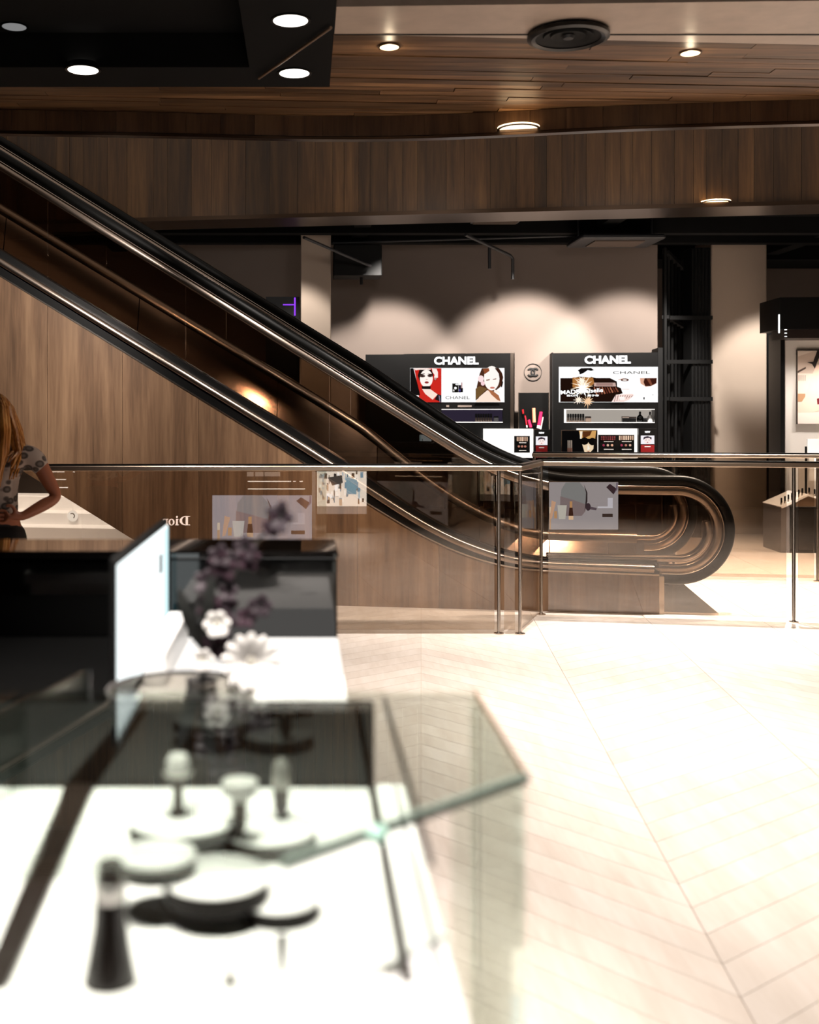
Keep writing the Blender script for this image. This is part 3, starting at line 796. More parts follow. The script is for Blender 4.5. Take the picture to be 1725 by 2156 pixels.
# objects standing in the two niches
def standing(name, label, cat, x, y, v, prof, mats, group=None, n=14, slots=None):
    u, z = f(x, y, v); mb = MB()
    for i, pr in enumerate(prof): mb.lathe(pr, (0, 0, 0), n, i)
    o = mb.build(name, mats, None); p = CP.R @ Vector((u, v, 0)) + CP.O
    o.location = (p.x, p.y, ZN2); tag(o, label, cat, group); return o
sk = .0056                                                    # metres per pixel at the units
lip_prof = [[(0, 0), (2.2*sk, 0), (2.2*sk, 8*sk), (1.6*sk, 9*sk)], [(1.6*sk, 9*sk), (2.3*sk, 9.3*sk), (2.3*sk, 16*sk), (1.4*sk, 17*sk), (0, 17*sk)]]
ORD = ['first', 'second', 'third', 'fourth', 'fifth', 'sixth', 'seventh']
pl = None
for i in range(7):
    u, z = f(1196.5 + i*5.3, 888.9, .1); p = CP.R @ Vector((u, .1, 0)) + CP.O
    if pl is None:
        pl = standing('nail_varnish', 'dark nail varnish bottle at the glowing end of the grey niche row', 'nail varnish', 1196.5, 888.9, .1, lip_prof, [M['wall_dark'], M['black_satin']], 'nail varnish row in the grey niche')
    else:
        o = dup(pl, loc=(p.x, p.y, ZN2), label='dark nail varnish bottle, %s from the glowing end of the grey niche row' % ORD[i])
for i in range(7):
    u, z = f(1003 + i*5.2, 888.4, .1); p = CP.R @ Vector((u, .1, 0)) + CP.O
    dup(pl, loc=(p.x, p.y, ZN1), label='dark nail varnish bottle, %s from the handrail in the violet niche row' % ORD[i], group='nail varnish row in the violet niche')
def pbox(name, label, cat, x0, y0, x1, y1, v0, v1, mat, group=None, plane=None, bevel=.004):
    ff = plane or f
    u0, zb = ff(x0, y1, v0); u1, zt = ff(x1, y0, v0)
    o = MB().cbox(u0, u1, v0, v1, zb, zt, bevel).build(name, mat); o.location = ff.O; o.rotation_euler = (0, 0, ff.a)
    tag(o, label, cat, group); return o
def boxed(name, label, x0, y0, x1, y1, v0, v1, m1, m2):
    u0, zb = f(x0, y1, v0); u1, zt = f(x1, y0, v0)
    t = thing(name, label, 'cosmetics box', CP.R @ Vector(((u0+u1)/2, (v0+v1)/2, 0)) + CP.O + Vector((0, 0, ZN1 if x1 < 1100 else ZN2)), CP.a)
    h = zt - zb; w = (u1-u0)/2
    MB().cbox(-w, w, -.04, .04, 0, h*.7, .003).build('body', m1, t); MB().cbox(-w*1.02, w*1.02, -.042, .042, h*.7, h, .003).build('lid', m2, t)
boxed('cosmetics_box', 'small brown box at the end of the varnish row in the grey niche', 1233, 877, 1245, 889, .06, .14, M['wall_dark'], M['brown_dark'])
boxed('cosmetics_box', 'small dark box at the end of the varnish row in the violet niche', 1040, 876, 1050, 888, .06, .14, M['dark_grey'], M['black_satin'])
boxed('cosmetics_box', 'low clear-topped palette in the grey niche, beside the round perfume bottle', 1311, 877, 1325, 889.3, .06, .14, M['black_satin'], M['wall'])
boxed('cosmetics_box', 'dark red-lidded palette in the grey niche, touching the round perfume bottle', 1326, 878, 1340, 889.3, .06, .14, M['black_satin'], M['brown_dark'])
standing('perfume_bottle', 'black round-shouldered perfume bottle in the grey niche', 'perfume bottle', 1348, 889.3, .1, [[(0, 0), (6*sk, 0), (7*sk, 6*sk), (6.4*sk, 11*sk), (2.4*sk, 15*sk)], [(2.2*sk, 15*sk), (2.2*sk, 21*sk), (0, 22*sk)]], [M['black_gloss'], M['black_satin']])
standing('perfume_bottle', 'clear white perfume bottle at the end of the grey niche', 'perfume bottle', 1369, 889.3, .1, [[(0, 0), (5*sk, 0), (5*sk, 11*sk), (2*sk, 15*sk)], [(1.8*sk, 15*sk), (1.8*sk, 21*sk), (0, 21.5*sk)]], [M['white_gloss'], M['black_satin']])
boxed('cosmetics_box', 'black compact between the two perfume bottles in the grey niche', 1355, 880, 1363.5, 889.3, .06, .14, M['black_satin'], M['dark_grey'])

# ---- round emblem on the wall between the units
t = unit_root('emblem', 'round ring emblem with two interlocked black letters on the pale wall', 'emblem')
cu, cz = f(1122.5, 783.5, .35); R = 18*.0057
def ringmb(R0, R1, a0, a1, n, v0, v1, c):
    pts = [(c[0] + R1*math.cos(a), c[1] + R1*math.sin(a)) for a in np.linspace(a0, a1, n)] + [(c[0] + R0*math.cos(a), c[1] + R0*math.sin(a)) for a in np.linspace(a1, a0, n)]
    return MB().prism(pts, 'y', v0, v1)
for k in range(2):
    ringmb(R*.965, R, k*math.pi, (k+1)*math.pi, 24, .345, .359, (cu, cz)).build('ring', M['ink'], t)
r = R*.50
for sx in (-1, 1):
    a0 = .72; o = ringmb(r*.66, r, (a0 if sx > 0 else math.pi + a0), (2*math.pi - a0 if sx > 0 else 3*math.pi - a0), 30, .344 + .001*sx, .359, (cu + sx*r*.46, cz))
    o.build('letter', M['ink'], t)
# ---- pale wall panel between the units
mb = MB(); prect(mb, f, 1084, 741, 1163, 965, .36, .42); o = mb.build('trim_3', M['wall']); o.location = CP.O; o.rotation_euler = (0, 0, CP.a); struct(o)

# ---- lipstick picture stand between the units
t = unit_root('lipstick_display', 'tall black display board with pink and red lipsticks between the two units', 'display board')
mb = MB(); prect(mb, f, 1093, 827, 1155, 965, .10, .16); mb.build('board', M['black_satin'], t)
for (a, b_) in ((1092, 1093.2), (1155, 1156.2)):
    mb = MB(); prect(mb, f, a, 826.5, b_, 965, .09, .16); mb.build('edge_line', M['bronze'], t)
def lip3(x0, y0, x1, y1, r, col, cap, sfx):
    a = f(x0, y0, .06); b = f(x1, y1, .06); A = Vector((a[0], .075, a[1])); B = Vector((b[0], .075, b[1]))
    m_ = A.lerp(B, .82)
    MB().tube([A, m_], r*sk, 12).build('lipstick_bullet' , paint(col, .3), t)
    MB().tube([m_, B], r*sk*1.05, 12).build('lipstick_case', M[cap], t)
lip3(1101, 862, 1102.5, 873, 1.9, '#c0242a', 'black_satin', 1)
lip3(1106, 875, 1110, 900, 1.5, '#cf2b3a', 'white', 1)
lip3(1113.5, 884, 1119, 903, 3.0, '#e0285c', 'black_satin', 1)
lip3(1124, 859, 1125.5, 896, 3.6, '#f0a07e', 'black_satin', 1)
lip3(1140, 867, 1134, 902, 3.4, '#e62a5e', 'white', 1)
lip3(1144, 878, 1139, 904, 1.3, '#d8cfc8', 'white', 1)
# ---- black counters in front of both units
for (a, b_, lb) in [(1020, 1160, 'black cosmetics counter standing in front of the first wall unit'), (1166, 1392, 'black cosmetics counter standing in front of the second wall unit')]:
    u0, _ = f(a, 950, -.55); uu, _ = f(b_, 950, -.55); zt = f(1200, 962, -.3)[1]
    t = unit_root('cosmetics_counter', lb, 'counter', 'black counters before the wall units')
    MB().cbox(u0, uu, -.60, -.03, .06, zt - .03, .006).build('body', M['black_satin'], t)
    MB().cbox(u0 - .01, uu + .01, -.62, -.03, zt - .03, zt, .006).build('worktop', M['black_gloss'], t)
    MB().box(u0 + .03, uu - .03, -.56, -.05, 0, .06).build('plinth', M['black_matt'], t)
CT = f(1200, 962, -.3)[1] + .0015
def yc(v): return min(range(9000, 9900), key=lambda k: abs(f(1200, k/10, v)[1] - CT)) / 10
# ---- lit make-up trays on the counters
def tray(x0, y0, x1, y1, ix0, iy0, ix1, iy1, label, seed, picture=False):
    t = unit_root('makeup_tray', label, 'makeup display')
    mb = MB(); prect(mb, f, x0, y0, x1, yc(-.22) - .1, -.22, -.12); mb.build('light_panel', M['litwhite'], t)
    mb = MB(); prect(mb, f, ix0, iy0, ix1, iy1, -.235, -.22); mb.build('black_insert', M['black_satin'], t)
    w = (ix1 - ix0); rn = random.Random(seed)
    for half in ((0, 1) if w > 50 else (0,)):
        bx = ix0 + 5 + half*w*.5; span = w*.42 if w > 50 else w - 9
        n = 7
        for k in range(n):
            x = bx + (k + .5)*span/n
            for yy, hh in (((iy0 + 3, 3.6), (iy0 + 7.6, 3.6)) if (half == 0 and w > 50) else ((iy0 + 2, 9),)):
                col = rn.choice(['#5c2226', '#7a3030', '#6b2a30']) if (half == 0 and w > 50) else rn.choice(['#b39a86', '#9c8272', '#c9b3a0'])
                mb = MB(); prect(mb, f, x - span/n*.32, yy, x + span/n*.32, yy + hh, -.25, -.235); mb.build('lipstick', paint(col), t)
        for yy in (iy0 + 13.6, iy0 + 30):
            mb = MB(); prect(mb, f, bx + span*.22, yy, bx + span*.85, yy + 1.3, -.242, -.235); mb.build('price_rail', M['white'], t)
        for k in range(3):
            u, z = f(bx + span*(.2 + .28*k), iy0 + 22, -.24)
            pan = MB().lathe([(0, 0), (2.3*sk, 0), (2.3*sk, .008), (0, .008)], n=14)
            pan.xform(Matrix.Translation((u, -.235, z)) @ Matrix.Rotation(math.pi/2, 4, 'X')); pan.build('powder_pan', paint(rn.choice(['#a06a5c', '#d8a890', '#8c2a4a', '#caa898'])), t)
tray(1018, 903, 1123, 966, 1083, 918, 1116, 953, 'lit white make-up tray half hidden behind the escalator handrail', 4)
tray(1216, 902.5, 1343.5, 966, 1260, 915.5, 1336, 953, 'wide lit white make-up tray in front of the second wall unit', 6)
# ---- NEW stands
def newstand(x0, x1, y0, label):
    t = unit_root('tester_stand', label, 'tester stand', 'black testers stands marked new')
    mb = MB(); prect(mb, f, x0, y0, x1, yc(-.40) - .1, -.40, -.30); mb.build('body', M['black_satin'], t)
    w = x1 - x0; c = x0 + w*.48
    text_on('NEW', f, c - 5.5, y0 + 5.5, c + 5.5, y0 + 9.2, -.401, M['signwhite'], t, bold=.02, depth=.001)
    P = Print(f, -.402); a = c - w*.36; b_ = c + w*.36; y = y0 + 15
    P.rect(a, y, b_, y + 18, '#f2eef2').ell(c, y + 10.5, w*.2, 7, '#f7e6e2').poly([(c - w*.24, y + 9), (c - w*.2, y + 3), (c, y + 1), (c + w*.22, y + 4), (c + w*.2, y + 9), (c + w*.1, y + 5), (c - w*.12, y + 6)], '#3a2c38')
    P.ell(c - w*.08, y + 9.5, 1.2, .6, '#4a3a40').ell(c + w*.08, y + 9.5, 1.2, .6, '#4a3a40').ell(c, y + 14.3, 1.5, .8, '#b03040').done('face_print', t)
    mb = MB(); prect(mb, f, a, y0 + 35, b_, yc(-.42) - .2, -.42, -.40); mb.build('red_box', M['red'], t)
    mb = MB(); prect(mb, f, c - w*.16, y0 + 37.5, c + w*.16, y0 + 39.3, -.424, -.42); mb.build('box_label', M['white'], t)
newstand(1124.5, 1158.5, 904, 'black NEW tester stand below the lipstick display board')
newstand(1345, 1384.5, 902, 'black NEW tester stand at the slatted rack end of the counter')
# ---- sunglasses picture and the gloss tubes before it
t = unit_root('picture_stand', 'framed black advertising picture of a face in sunglasses on the counter', 'picture')
mb = MB(); prect(mb, f, 1182, 905.5, 1258.5, yc(-.36) - .1, -.36, -.33); mb.build('frame', M['bronze'], t)
P = Print(f, -.362, lambda p: (1020 + p[0]/4.5395, 820 + p[1]/4.5395), lit=True, s=.9)
P.rect(742, 395, 1076, 636, '#0b0a0a').poly([(905, 395), (1070, 395), (1060, 470), (920, 470)], '#d9a662').poly([(935, 400), (1030, 396), (1010, 440), (945, 470)], '#5c3218').poly([(915, 400), (940, 400), (930, 470), (915, 470)], '#fff0d8')
P.poly([(930, 500), (1040, 500), (1050, 560), (1010, 605), (960, 605)], '#f6dcb8').ell(958, 494, 40, 36, '#0c0a09').ell(1034, 498, 38, 36, '#0c0a09').poly([(990, 520), (1012, 570), (985, 580)], '#fff6e6').poly([(1050, 480), (1075, 470), (1070, 560), (1040, 600)], '#14100e')
P.poly([(975, 590), (1010, 588), (1000, 600)], '#a86a50').done('face_print', t)
for k in range(3):
    u, z = f(1196.5 + k*3.6, 956, -.5); p = CP.R @ Vector((u, -.5, 0)) + CP.O
    t = thing('gloss_tube', 'slim pink lip gloss tube, %s from the picture frame edge before the sunglasses picture' % ORD[k], 'lip gloss', (p.x, p.y, CT + .001), 0, 'gloss tubes before the sunglasses picture')
    zt = f(1196, 927, -.5)[1] - t.location.z
    MB().lathe([(0, 0), (1.3*sk, 0), (1.3*sk, zt*.55), (0, zt*.55)], n=10).build('tube', paint('#d9a89c', .2), t)
    MB().lathe([(1.1*sk, zt*.55), (1.1*sk, zt*.99), (0, zt)], n=10).build('cap', M['white'], t)

# ================================================================== SLATTED RACK, COLUMN SIDE, RIGHT SHOP
t = thing('slatted_rack', 'tall black slatted partition beside the second cosmetics unit', 'partition')
near, far = px(1400, 900, 13.1), px(1443, 900, 15.0)
for k in range(7):
    q = k / 6; c = near.lerp(far, q ** 1.1)
    MB().box(c.x - .015, c.x + .012, c.y - .04, c.y + .04, 0, 3.41).build('slat', M['black_matt'], t)
for zz in (2.62, 1.66, .7, 3.38):
    a, b_ = near, far; d = b_ - a; ang = math.atan2(d.y, d.x)
    k = MB().box(-d.length/2, d.length/2, -.05, .03, zz - .04, zz); k.xform(Matrix.Translation(Vector(((a.x+b_.x)/2, (a.y+b_.y)/2, 0))) @ Matrix.Rotation(ang, 4, 'Z')); k.build('cross_bar', M['black_matt'], t)
xa, xb = px(1457, 0, 13.2).x, px(1497, 0, 13.2).x
MB().cbox(xa, xb, 13.2, 13.5, 0, 3.43, .01).build('end_post', M['black_matt'], t)
for k in range(5): MB().box(xa + .02 + k*.042, xa + .04 + k*.042, 13.19, 13.2, 0, 3.42).build('rib', M['black_satin'], t)
for zz in (2.62, 1.66, 2.1, .9): MB().box(px(1400, 0, 13.15).x, xb + .01, 13.16, 13.24, zz - .045, zz).build('cross_bar', M['black_matt'], t)

RP = Plane(5.0, 12.4, -4.0)
g = RP
def rroot(name, label, cat): return thing(name, label, cat, RP.O, RP.a)
t = rroot('beauty_booth', 'white lit beauty booth with black canopy at the picture edge', 'display unit')
mb = MB(); prect(mb, g, 1643, 625, 1790, 693, -.35, .3); mb.build('canopy', M['black_satin'], t)
mb = MB(); prect(mb, g, 1652, 693, 1790, 712, -.30, .1); mb.build('canopy_soffit', M['brown_dark'], t)
mb = MB(); prect(mb, g, 1654, 712, 1790, 1140, .30, .36); mb.build('back_panel', pbr('booth_white', '#e9e2da', .6), t)
mb = MB(); prect(mb, g, 1640.5, 662, 1642.5, 701, -.36, -.34); mb.build('light_line', M['signwhite'], t)
for k in range(3): 
    mb = MB(); prect(mb, g, 1653, 693.6 + k*7, 1657.5, 695 + k*7, -.31, -.30); mb.build('light_line', M['signwhite'], t)
mb = MB(); prect(mb, g, 1644, 700, 1653, 1140, -.02, .36); mb.build('side_post', M['black_satin'], t)
p = RP.R @ Vector((g(1700, 700, 0)[0], -.05, 0)) + RP.O
spot((p.x, p.y - .2, 2.28), (p.x, p.y + .32, .9), 60, 100, 1.0); spot((p.x + .4, p.y - .2, 2.28), (p.x + .4, p.y + .32, .6), 60, 100, 1.0)
t = rroot('portrait_picture', 'framed portrait picture of a bare-armed woman on the white booth wall', 'picture')
mb = MB(); prect(mb, g, 1679.5, 737.5, 1775, 893, .255, .296); mb.build('frame', M['wall'], t)
P = Print(g, .254, lambda p: (1600 + p[0]/3.72, 600 + p[1]/3.7172), lit=False)
P.rect(299, 516, 650, 1086, '#e3d2c4').poly([(299, 560), (420, 520), (650, 516), (650, 700), (299, 690)], '#cdb8a8').poly([(299, 672), (362, 640), (362, 655), (299, 690)], '#4c3a30')
for k in range(4): P.rect(304 + k*16, 705, 312 + k*16, 750, '#b09a8c')
P.rect(299, 850, 358, 912, '#b48a68').poly([(372, 606), (420, 600), (450, 516), (520, 516), (470, 560), (445, 620), (432, 655), (410, 618)], '#1f1512')
P.poly([(299, 1010), (300, 960), (360, 870), (420, 680), (450, 620), (520, 640), (540, 900), (470, 980), (380, 1010)], '#f2d0bd').poly([(470, 620), (560, 540), (650, 560), (650, 900), (500, 900)], '#e9bda8').poly([(448, 890), (520, 870), (530, 935), (452, 935)], '#6e1822').poly([(299, 1000), (650, 990), (650, 1086), (299, 1086)], '#f4e3d8')
P.done('portrait_print', t)
t = rroot('table_mirror', 'small white framed mirror on the booth counter at the picture edge', 'mirror')
mb = MB(); prect(mb, g, 1701, 924, 1770, 1012, -.20, -.17); mb.build('frame', M['white'], t)
mb = MB(); prect(mb, g, 1703, 927, 1768, 1008, -.204, -.20); mb.build('mirror_glass', M['white_gloss'], t)
mb = MB(); prect(mb, g, 1696.5, 940, 1700, 1040, -.26, -.24); mb.build('stand', M['black_satin'], t)
# gondola with lipsticks
GP = Plane(4.9, 11.75, -4.0)
t = thing('lipstick_gondola', 'black box gondola with a gabled lipstick rack on top', 'display unit', GP.O, GP.a)
u0, zt = GP(1645, 1066, 0); u1, _ = GP(1790, 1066, 0); um, zm = GP(1701, 1040, 0)
MB().cbox(u0 + .09, u1, 0, .55, .0, zt, .005).build('body', M['black_satin'], t)
MB().box(u0, u0 + .088, 0, .55, .0, zt).build('side_panel', pbr('gondola_grey', '#6e6a6c', .4), t)
MB().prism([(u0 - .01, zt), (um, zm), (um, zm - .022), (u0 + .01, zt - .02)], 'y', -.02, .55).build('rack_slope', M['white_gloss'], t)
MB().prism([(um, zm), (u1, zt), (u1, zt - .022), (um, zm - .022)], 'y', -.02, .55).build('rack_slope', M['white_gloss'], t)
MB().prism([(u0 + .1, zt), (um, zm - .022), (u1 - .05, zt)], 'y', .0, .02).build('gable', pbr('gable_brown', '#6d5946', .5), t)
lp = None
for row, (ua, za, ub, zb_) in enumerate([(u0, zt, um, zm), (um, zm, u1, zt)]):
    for k in range(7):
        q = (k + .6)/7.6; u = ua + (ub-ua)*q; z = za + (zb_-za)*q
        p = GP.R @ Vector((u, .05, 0)) + GP.O
        if lp is None:
            lp = thing('lipstick', 'black lipstick, first up the outer slope of the gondola rack', 'lipstick', (p.x, p.y, z - .004), 0, 'lipsticks on the gondola rack')
            MB().lathe([(0, 0), (.009, 0), (.009, .03)], n=10).build('case', M['chrome'], lp)
            MB().lathe([(.0095, .03), (.0095, .075), (.006, .08), (0, .08)], n=10).build('cap', M['black_satin'], lp)
        else:
            dup(lp, loc=(p.x, p.y, z - .004), label=('black lipstick, %s up the outer slope of the gondola rack', 'black lipstick, %s down the mirror-side slope of the gondola rack')[row] % ORD[k])

# purple neon display beside the pale column
t = thing('neon_display', 'dark display cabinet with purple neon lines beside the pale column', 'display unit', px(590, 900, 12.9).xy.to_3d())
a = px(560, 625, 12.9); b_ = px(631, 700, 12.9); ox = t.location.x
MB().box(a.x - ox, b_.x - ox, 0, .12, 1.2, a.z).build('cabinet', M['black_satin'], t)
n1 = px(621, 626, 12.85); MB().tube([(n1.x - ox, -.02, n1.z), (n1.x - ox, -.02, px(0, 664, 12.85).z)], .008, 8).build('neon_tube', M['purple'], t)
n2 = px(596, 641, 12.85); MB().tube([(n2.x - ox, -.02, n2.z), (px(619, 641, 12.85).x - ox, -.02, n2.z)], .006, 8).build('neon_tube', M['purple'], t)
MB().box(a.x - ox + .1, b_.x - ox - .1, .02, .1, 0, 1.2).build('plinth', M['black_matt'], t)

# low white lit counter seen under the escalator
LP = Plane(-3.0, 12.0, -9.0)
t = thing('white_counter', 'low stepped white counter with a round logo, seen below the escalator', 'counter', LP.O, LP.a)
for i, (y0, y1, v) in enumerate([(1040, 1074, .45), (1074, 1104, .15), (1104, 1134, -.15)]):
    u0, zt = LP(-260, y0, v); u1, _ = LP(330, y0, v); _, zb = LP(0, y1 + 6, v)
    MB().cbox(u0, u1, v, v + .4, 0, zt, .006).build('tier', M['white'], t)
cu, cz = LP(153, 1086, .15)
lg = MB().lathe([(0, .012), (.055, .012), (.06, .004), (.06, 0), (0, 0)], n=28); lg.xform(Matrix.Translation((cu, .149, cz)) @ Matrix.Rotation(math.pi/2, 4, 'X')); lg.build('logo_disc', M['litwhite'], t)
ringmb(.022, .032, -.9, 2.2, 14, .128, .138, (cu, cz)).build('logo_curve', M['wall'], t)
spot((-3.3, 11.0, 3.2), (-3.0, 12.2, .3), 220, 70, .8)
# ================================================================== NEAR COUNTERS
# ---- tall black cabinet; its far side carries a lit poster, a sign and light lines that the balustrade glass mirrors
CX, CY0, CY1, CZ = .085, 2.85, 3.12, 1.118
cab = thing('black_cabinet', 'glossy black counter cabinet with a lit poster and sign on its far side', 'cabinet', (-.9, 2.98, 0))
def cl(x, y, z): return (x + .9, y - 2.98, z)
def cbx(x0, x1, y0, y1, z0, z1, b=.004): return MB().cbox(x0 + .9, x1 + .9, y0 - 2.98, y1 - 2.98, z0, z1, b)
cbx(-2.3, CX, CY0, CY1, .05, CZ - .02).build('body', M['black_gloss'], cab)
cbx(-2.3, CX + .003, CY0 - .003, CY1 + .003, CZ - .02, CZ, .006).build('top', pbr('smoked_top', '#0d0b0a', .03, coat=1.0), cab)
cbx(-2.26, CX - .04, CY0 + .03, CY1 - .03, 0, .05).build('plinth', M['black_matt'], cab)
GLY = 7.434; DR = 2*GLY - CY1 - .01
rf = lambda x, y, v=0: ((x - PX)*DR/F + .9, H - (y - PY)*DR/F)
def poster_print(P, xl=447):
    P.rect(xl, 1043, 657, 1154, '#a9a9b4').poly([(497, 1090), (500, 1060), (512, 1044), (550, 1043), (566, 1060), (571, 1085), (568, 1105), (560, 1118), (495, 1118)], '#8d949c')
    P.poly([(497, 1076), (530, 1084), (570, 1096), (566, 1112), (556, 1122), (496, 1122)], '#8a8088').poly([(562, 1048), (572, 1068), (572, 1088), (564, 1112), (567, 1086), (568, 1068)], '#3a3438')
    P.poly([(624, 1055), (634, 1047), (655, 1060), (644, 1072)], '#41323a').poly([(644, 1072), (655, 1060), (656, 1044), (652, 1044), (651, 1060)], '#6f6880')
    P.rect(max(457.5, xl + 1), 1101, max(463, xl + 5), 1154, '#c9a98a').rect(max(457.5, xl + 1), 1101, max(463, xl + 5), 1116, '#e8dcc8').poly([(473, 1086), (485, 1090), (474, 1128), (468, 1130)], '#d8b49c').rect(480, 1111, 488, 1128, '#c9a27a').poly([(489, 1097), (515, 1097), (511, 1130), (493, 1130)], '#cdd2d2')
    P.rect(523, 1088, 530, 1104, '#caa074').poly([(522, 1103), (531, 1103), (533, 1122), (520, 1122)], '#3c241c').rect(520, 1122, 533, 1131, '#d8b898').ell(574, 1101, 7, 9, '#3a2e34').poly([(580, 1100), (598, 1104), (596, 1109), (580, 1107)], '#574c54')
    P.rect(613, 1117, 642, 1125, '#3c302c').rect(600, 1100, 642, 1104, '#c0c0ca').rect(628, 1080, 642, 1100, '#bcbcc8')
P = Print(rf, CY1 + .004 - 2.98, lit=True, s=4.2, step=.0007); poster_print(P); P.done('lit_poster', cab)
# glowing print that stands in for the poster's reflection in this pane
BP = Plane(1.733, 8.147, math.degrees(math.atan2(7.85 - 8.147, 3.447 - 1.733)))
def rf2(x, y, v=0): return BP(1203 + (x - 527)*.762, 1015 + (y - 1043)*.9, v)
t = thing('poster_reflection', 'pale glowing print standing in for a poster reflection in the balustrade glass, before the escalator newel', 'poster', BP.O, BP.a)
P = Print(rf2, .012, lit=True, s=1.1, step=-.0005); poster_print(P, 466); P.done('reflection_print', t)
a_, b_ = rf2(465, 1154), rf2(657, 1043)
MB().box(a_[0], b_[0], .0125, .016, a_[1], b_[1]).build('reflection_backing', M['wall'], t)
# sign lettering, built stroke by stroke (reads correctly from the escalator side)
DM = emis('sign_soft', '#ffe4d4', 8.0)
def dior():
    # seen from the far side, u grows towards -X
    k = DR / F
    def B(mb, x0, y0, x1, y1): 
        a = rf(x0, y1); b = rf(x1, y0); mb.box(a[0], b[0], CY1 - 2.98, CY1 - 2.98 + .012, a[1], b[1])
    D = MB(); B(D, 391, 1087, 395.6, 1106); B(D, 388, 1087, 400, 1088.2); B(D, 388, 1104.8, 400, 1106)
    cx, cy = rf(391, 1096.5); pts = []
    for a in np.linspace(math.pi/2, 3*math.pi/2, 16): pts.append((cx + 13*k*math.cos(a), cy + 9.5*k*math.sin(a)))
    for a in np.linspace(3*math.pi/2, math.pi/2, 16): pts.append((cx + 8*k*math.cos(a), cy + 8.3*k*math.sin(a)))
    D.prism(pts, 'y', CY1 - 2.98, CY1 - 2.98 + .012)
    B(D, 370.6, 1093, 374.2, 1106); B(D, 369, 1104.8, 376, 1106); B(D, 370.6, 1093, 376, 1094)
    c2 = rf(372.4, 1088.6); D.prism([(c2[0] + 2*k*math.cos(a), c2[1] + 2*k*math.sin(a)) for a in np.linspace(0, 2*math.pi, 12, endpoint=False)], 'y', CY1 - 2.98, CY1 - 2.98 + .012)
    c3 = rf(361, 1099.5)
    for h in (0, math.pi):
        pts = [(c3[0] + 6.4*k*math.cos(a), c3[1] + 6.8*k*math.sin(a)) for a in np.linspace(h, h + math.pi, 12)] + [(c3[0] + 3.1*k*math.cos(a), c3[1] + 5.8*k*math.sin(a)) for a in np.linspace(h + math.pi, h, 12)]
        D.prism(pts, 'y', CY1 - 2.98, CY1 - 2.98 + .012)
    B(D, 348.6, 1093, 352.2, 1106); B(D, 346.6, 1104.8, 354, 1106); B(D, 348.6, 1093, 354, 1094); B(D, 343.5, 1093, 349, 1095); B(D, 343, 1093.4, 345.4, 1097)
    D.build('sign_lettering', DM, cab)
dior()
LN = emis('light_line', '#fff2e6', 6.0)
for (a, b_, y, h) in [(522, 613, 1013, 1.6), (617, 623, 1013, 1.4), (631, 638, 1013, 1.4), (522, 642, 1029, 1.4), (98, 157, 993, 1.4), (112, 153, 1009, 1.4), (122, 149, 1026, 1.4)]:
    q0 = rf(a, y + h); q1 = rf(b_, y - h*.2)
    MB().box(q0[0], q1[0], CY1 - 2.98, CY1 - 2.98 + .01, q0[1], q1[1]).build('light_line', LN, cab)
for (a, b_) in [(520, 534), (537, 555), (557, 590)]:
    q0 = rf(a, 1003); q1 = rf(b_, 994); MB().box(q0[0], q1[0], CY1 - 2.98, CY1 - 2.98 + .008, q0[1], q1[1]).build('lit_tile', emis('tile_glow', '#c8b4a4', 2.2), cab)

# ---- low display screen below the picture, mirrored in the balustrade
SY = 1.2; DS = 2*GLY - SY
sf = lambda x, y, v=0: ((x - PX)*DS/F - .48, H - (y - PY)*DS/F)
t = thing('display_screen', 'low lit screen with a bright city picture on a grey pedestal', 'screen', (.48, 1.15, 0))
q0 = sf(667, 1083); q1 = sf(773, 990)
MB().cbox(q0[0], q1[0], -.04, .045, q0[1], q1[1], .004).build('housing', pbr('screen_grey', '#b9b0aa', .5), t)
MB().cbox(q0[0] + .12, q1[0] - .12, -.035, .03, 0, q0[1], .004).build('pedestal', M['dark_grey'], t)
P = Print(sf, .05, lit=True, s=6.5, step=.0007)
P.rect(668, 991, 772, 1066, '#efe2d4')
rn = random.Random(11)
for k in range(70):
    x = rn.uniform(670, 764); y = rn.uniform(992, 1050); w = rn.choice([2, 3, 4, 6]); h = rn.uniform(4, 18)
    P.rect(x, y, min(x + w, 771), min(y + h, 1064), rn.choice(['#5c4636', '#8a7664', '#ffffff', '#fff4e8', '#5f7f8e', '#a9bcc6', '#3c3634', '#c8a88a', '#fffaf2', '#7a93a4']))
P.poly([(690, 1005), (720, 1000), (722, 1016), (700, 1022)], '#4a4440').poly([(728, 1004), (752, 1010), (750, 1040), (730, 1040)], '#7f9dab')
P.done('screen_picture', t)
q0 = sf(668, 1082); q1 = sf(772, 1067); MB().box(q0[0], q1[0], .045, .049, q0[1], q1[1]).build('lower_border', emis('border_glow', '#a89c94', 3.2), t)

# ---- white lit counter with the tilted screen, white box and flowers
t = thing('white_counter', 'bright white lit counter in front of the glossy black cabinet', 'counter', (-.13, 2.5, 0))
def tl(mb, x0, x1, y0, y1, z0, z1): return mb.box(x0 + .13, x1 + .13, y0 - 2.5, y1 - 2.5, z0, z1)
MB().cbox(-.345 + .13, .087 + .13, 2.44 - 2.5, 2.84 - 2.5, .885, .90, .004).build('lit_top', M['litwhite'], t)
MB().cbox(-.345 + .13, .088 + .13, 1.80 - 2.5, 2.435 - 2.5, .885, .899, .004).build('front_ledge', M['white'], t)
MB().cbox(-.34 + .13, .08 + .13, 1.82 - 2.5, 2.83 - 2.5, .04, .885, .004).build('body', M['white'], t)
MB().box(-.32 + .13, .06 + .13, 2.25 - 2.5, 2.8 - 2.5, 0, .04).build('plinth', M['black_matt'], t)
t = thing('black_counter', 'low black counter left of the white lit counter', 'counter', (-1.1, 2.5, 0))
MB().cbox(-.9, .745, -.3, .345, 0, .87, .004).build('body', M['black_matt'], t)
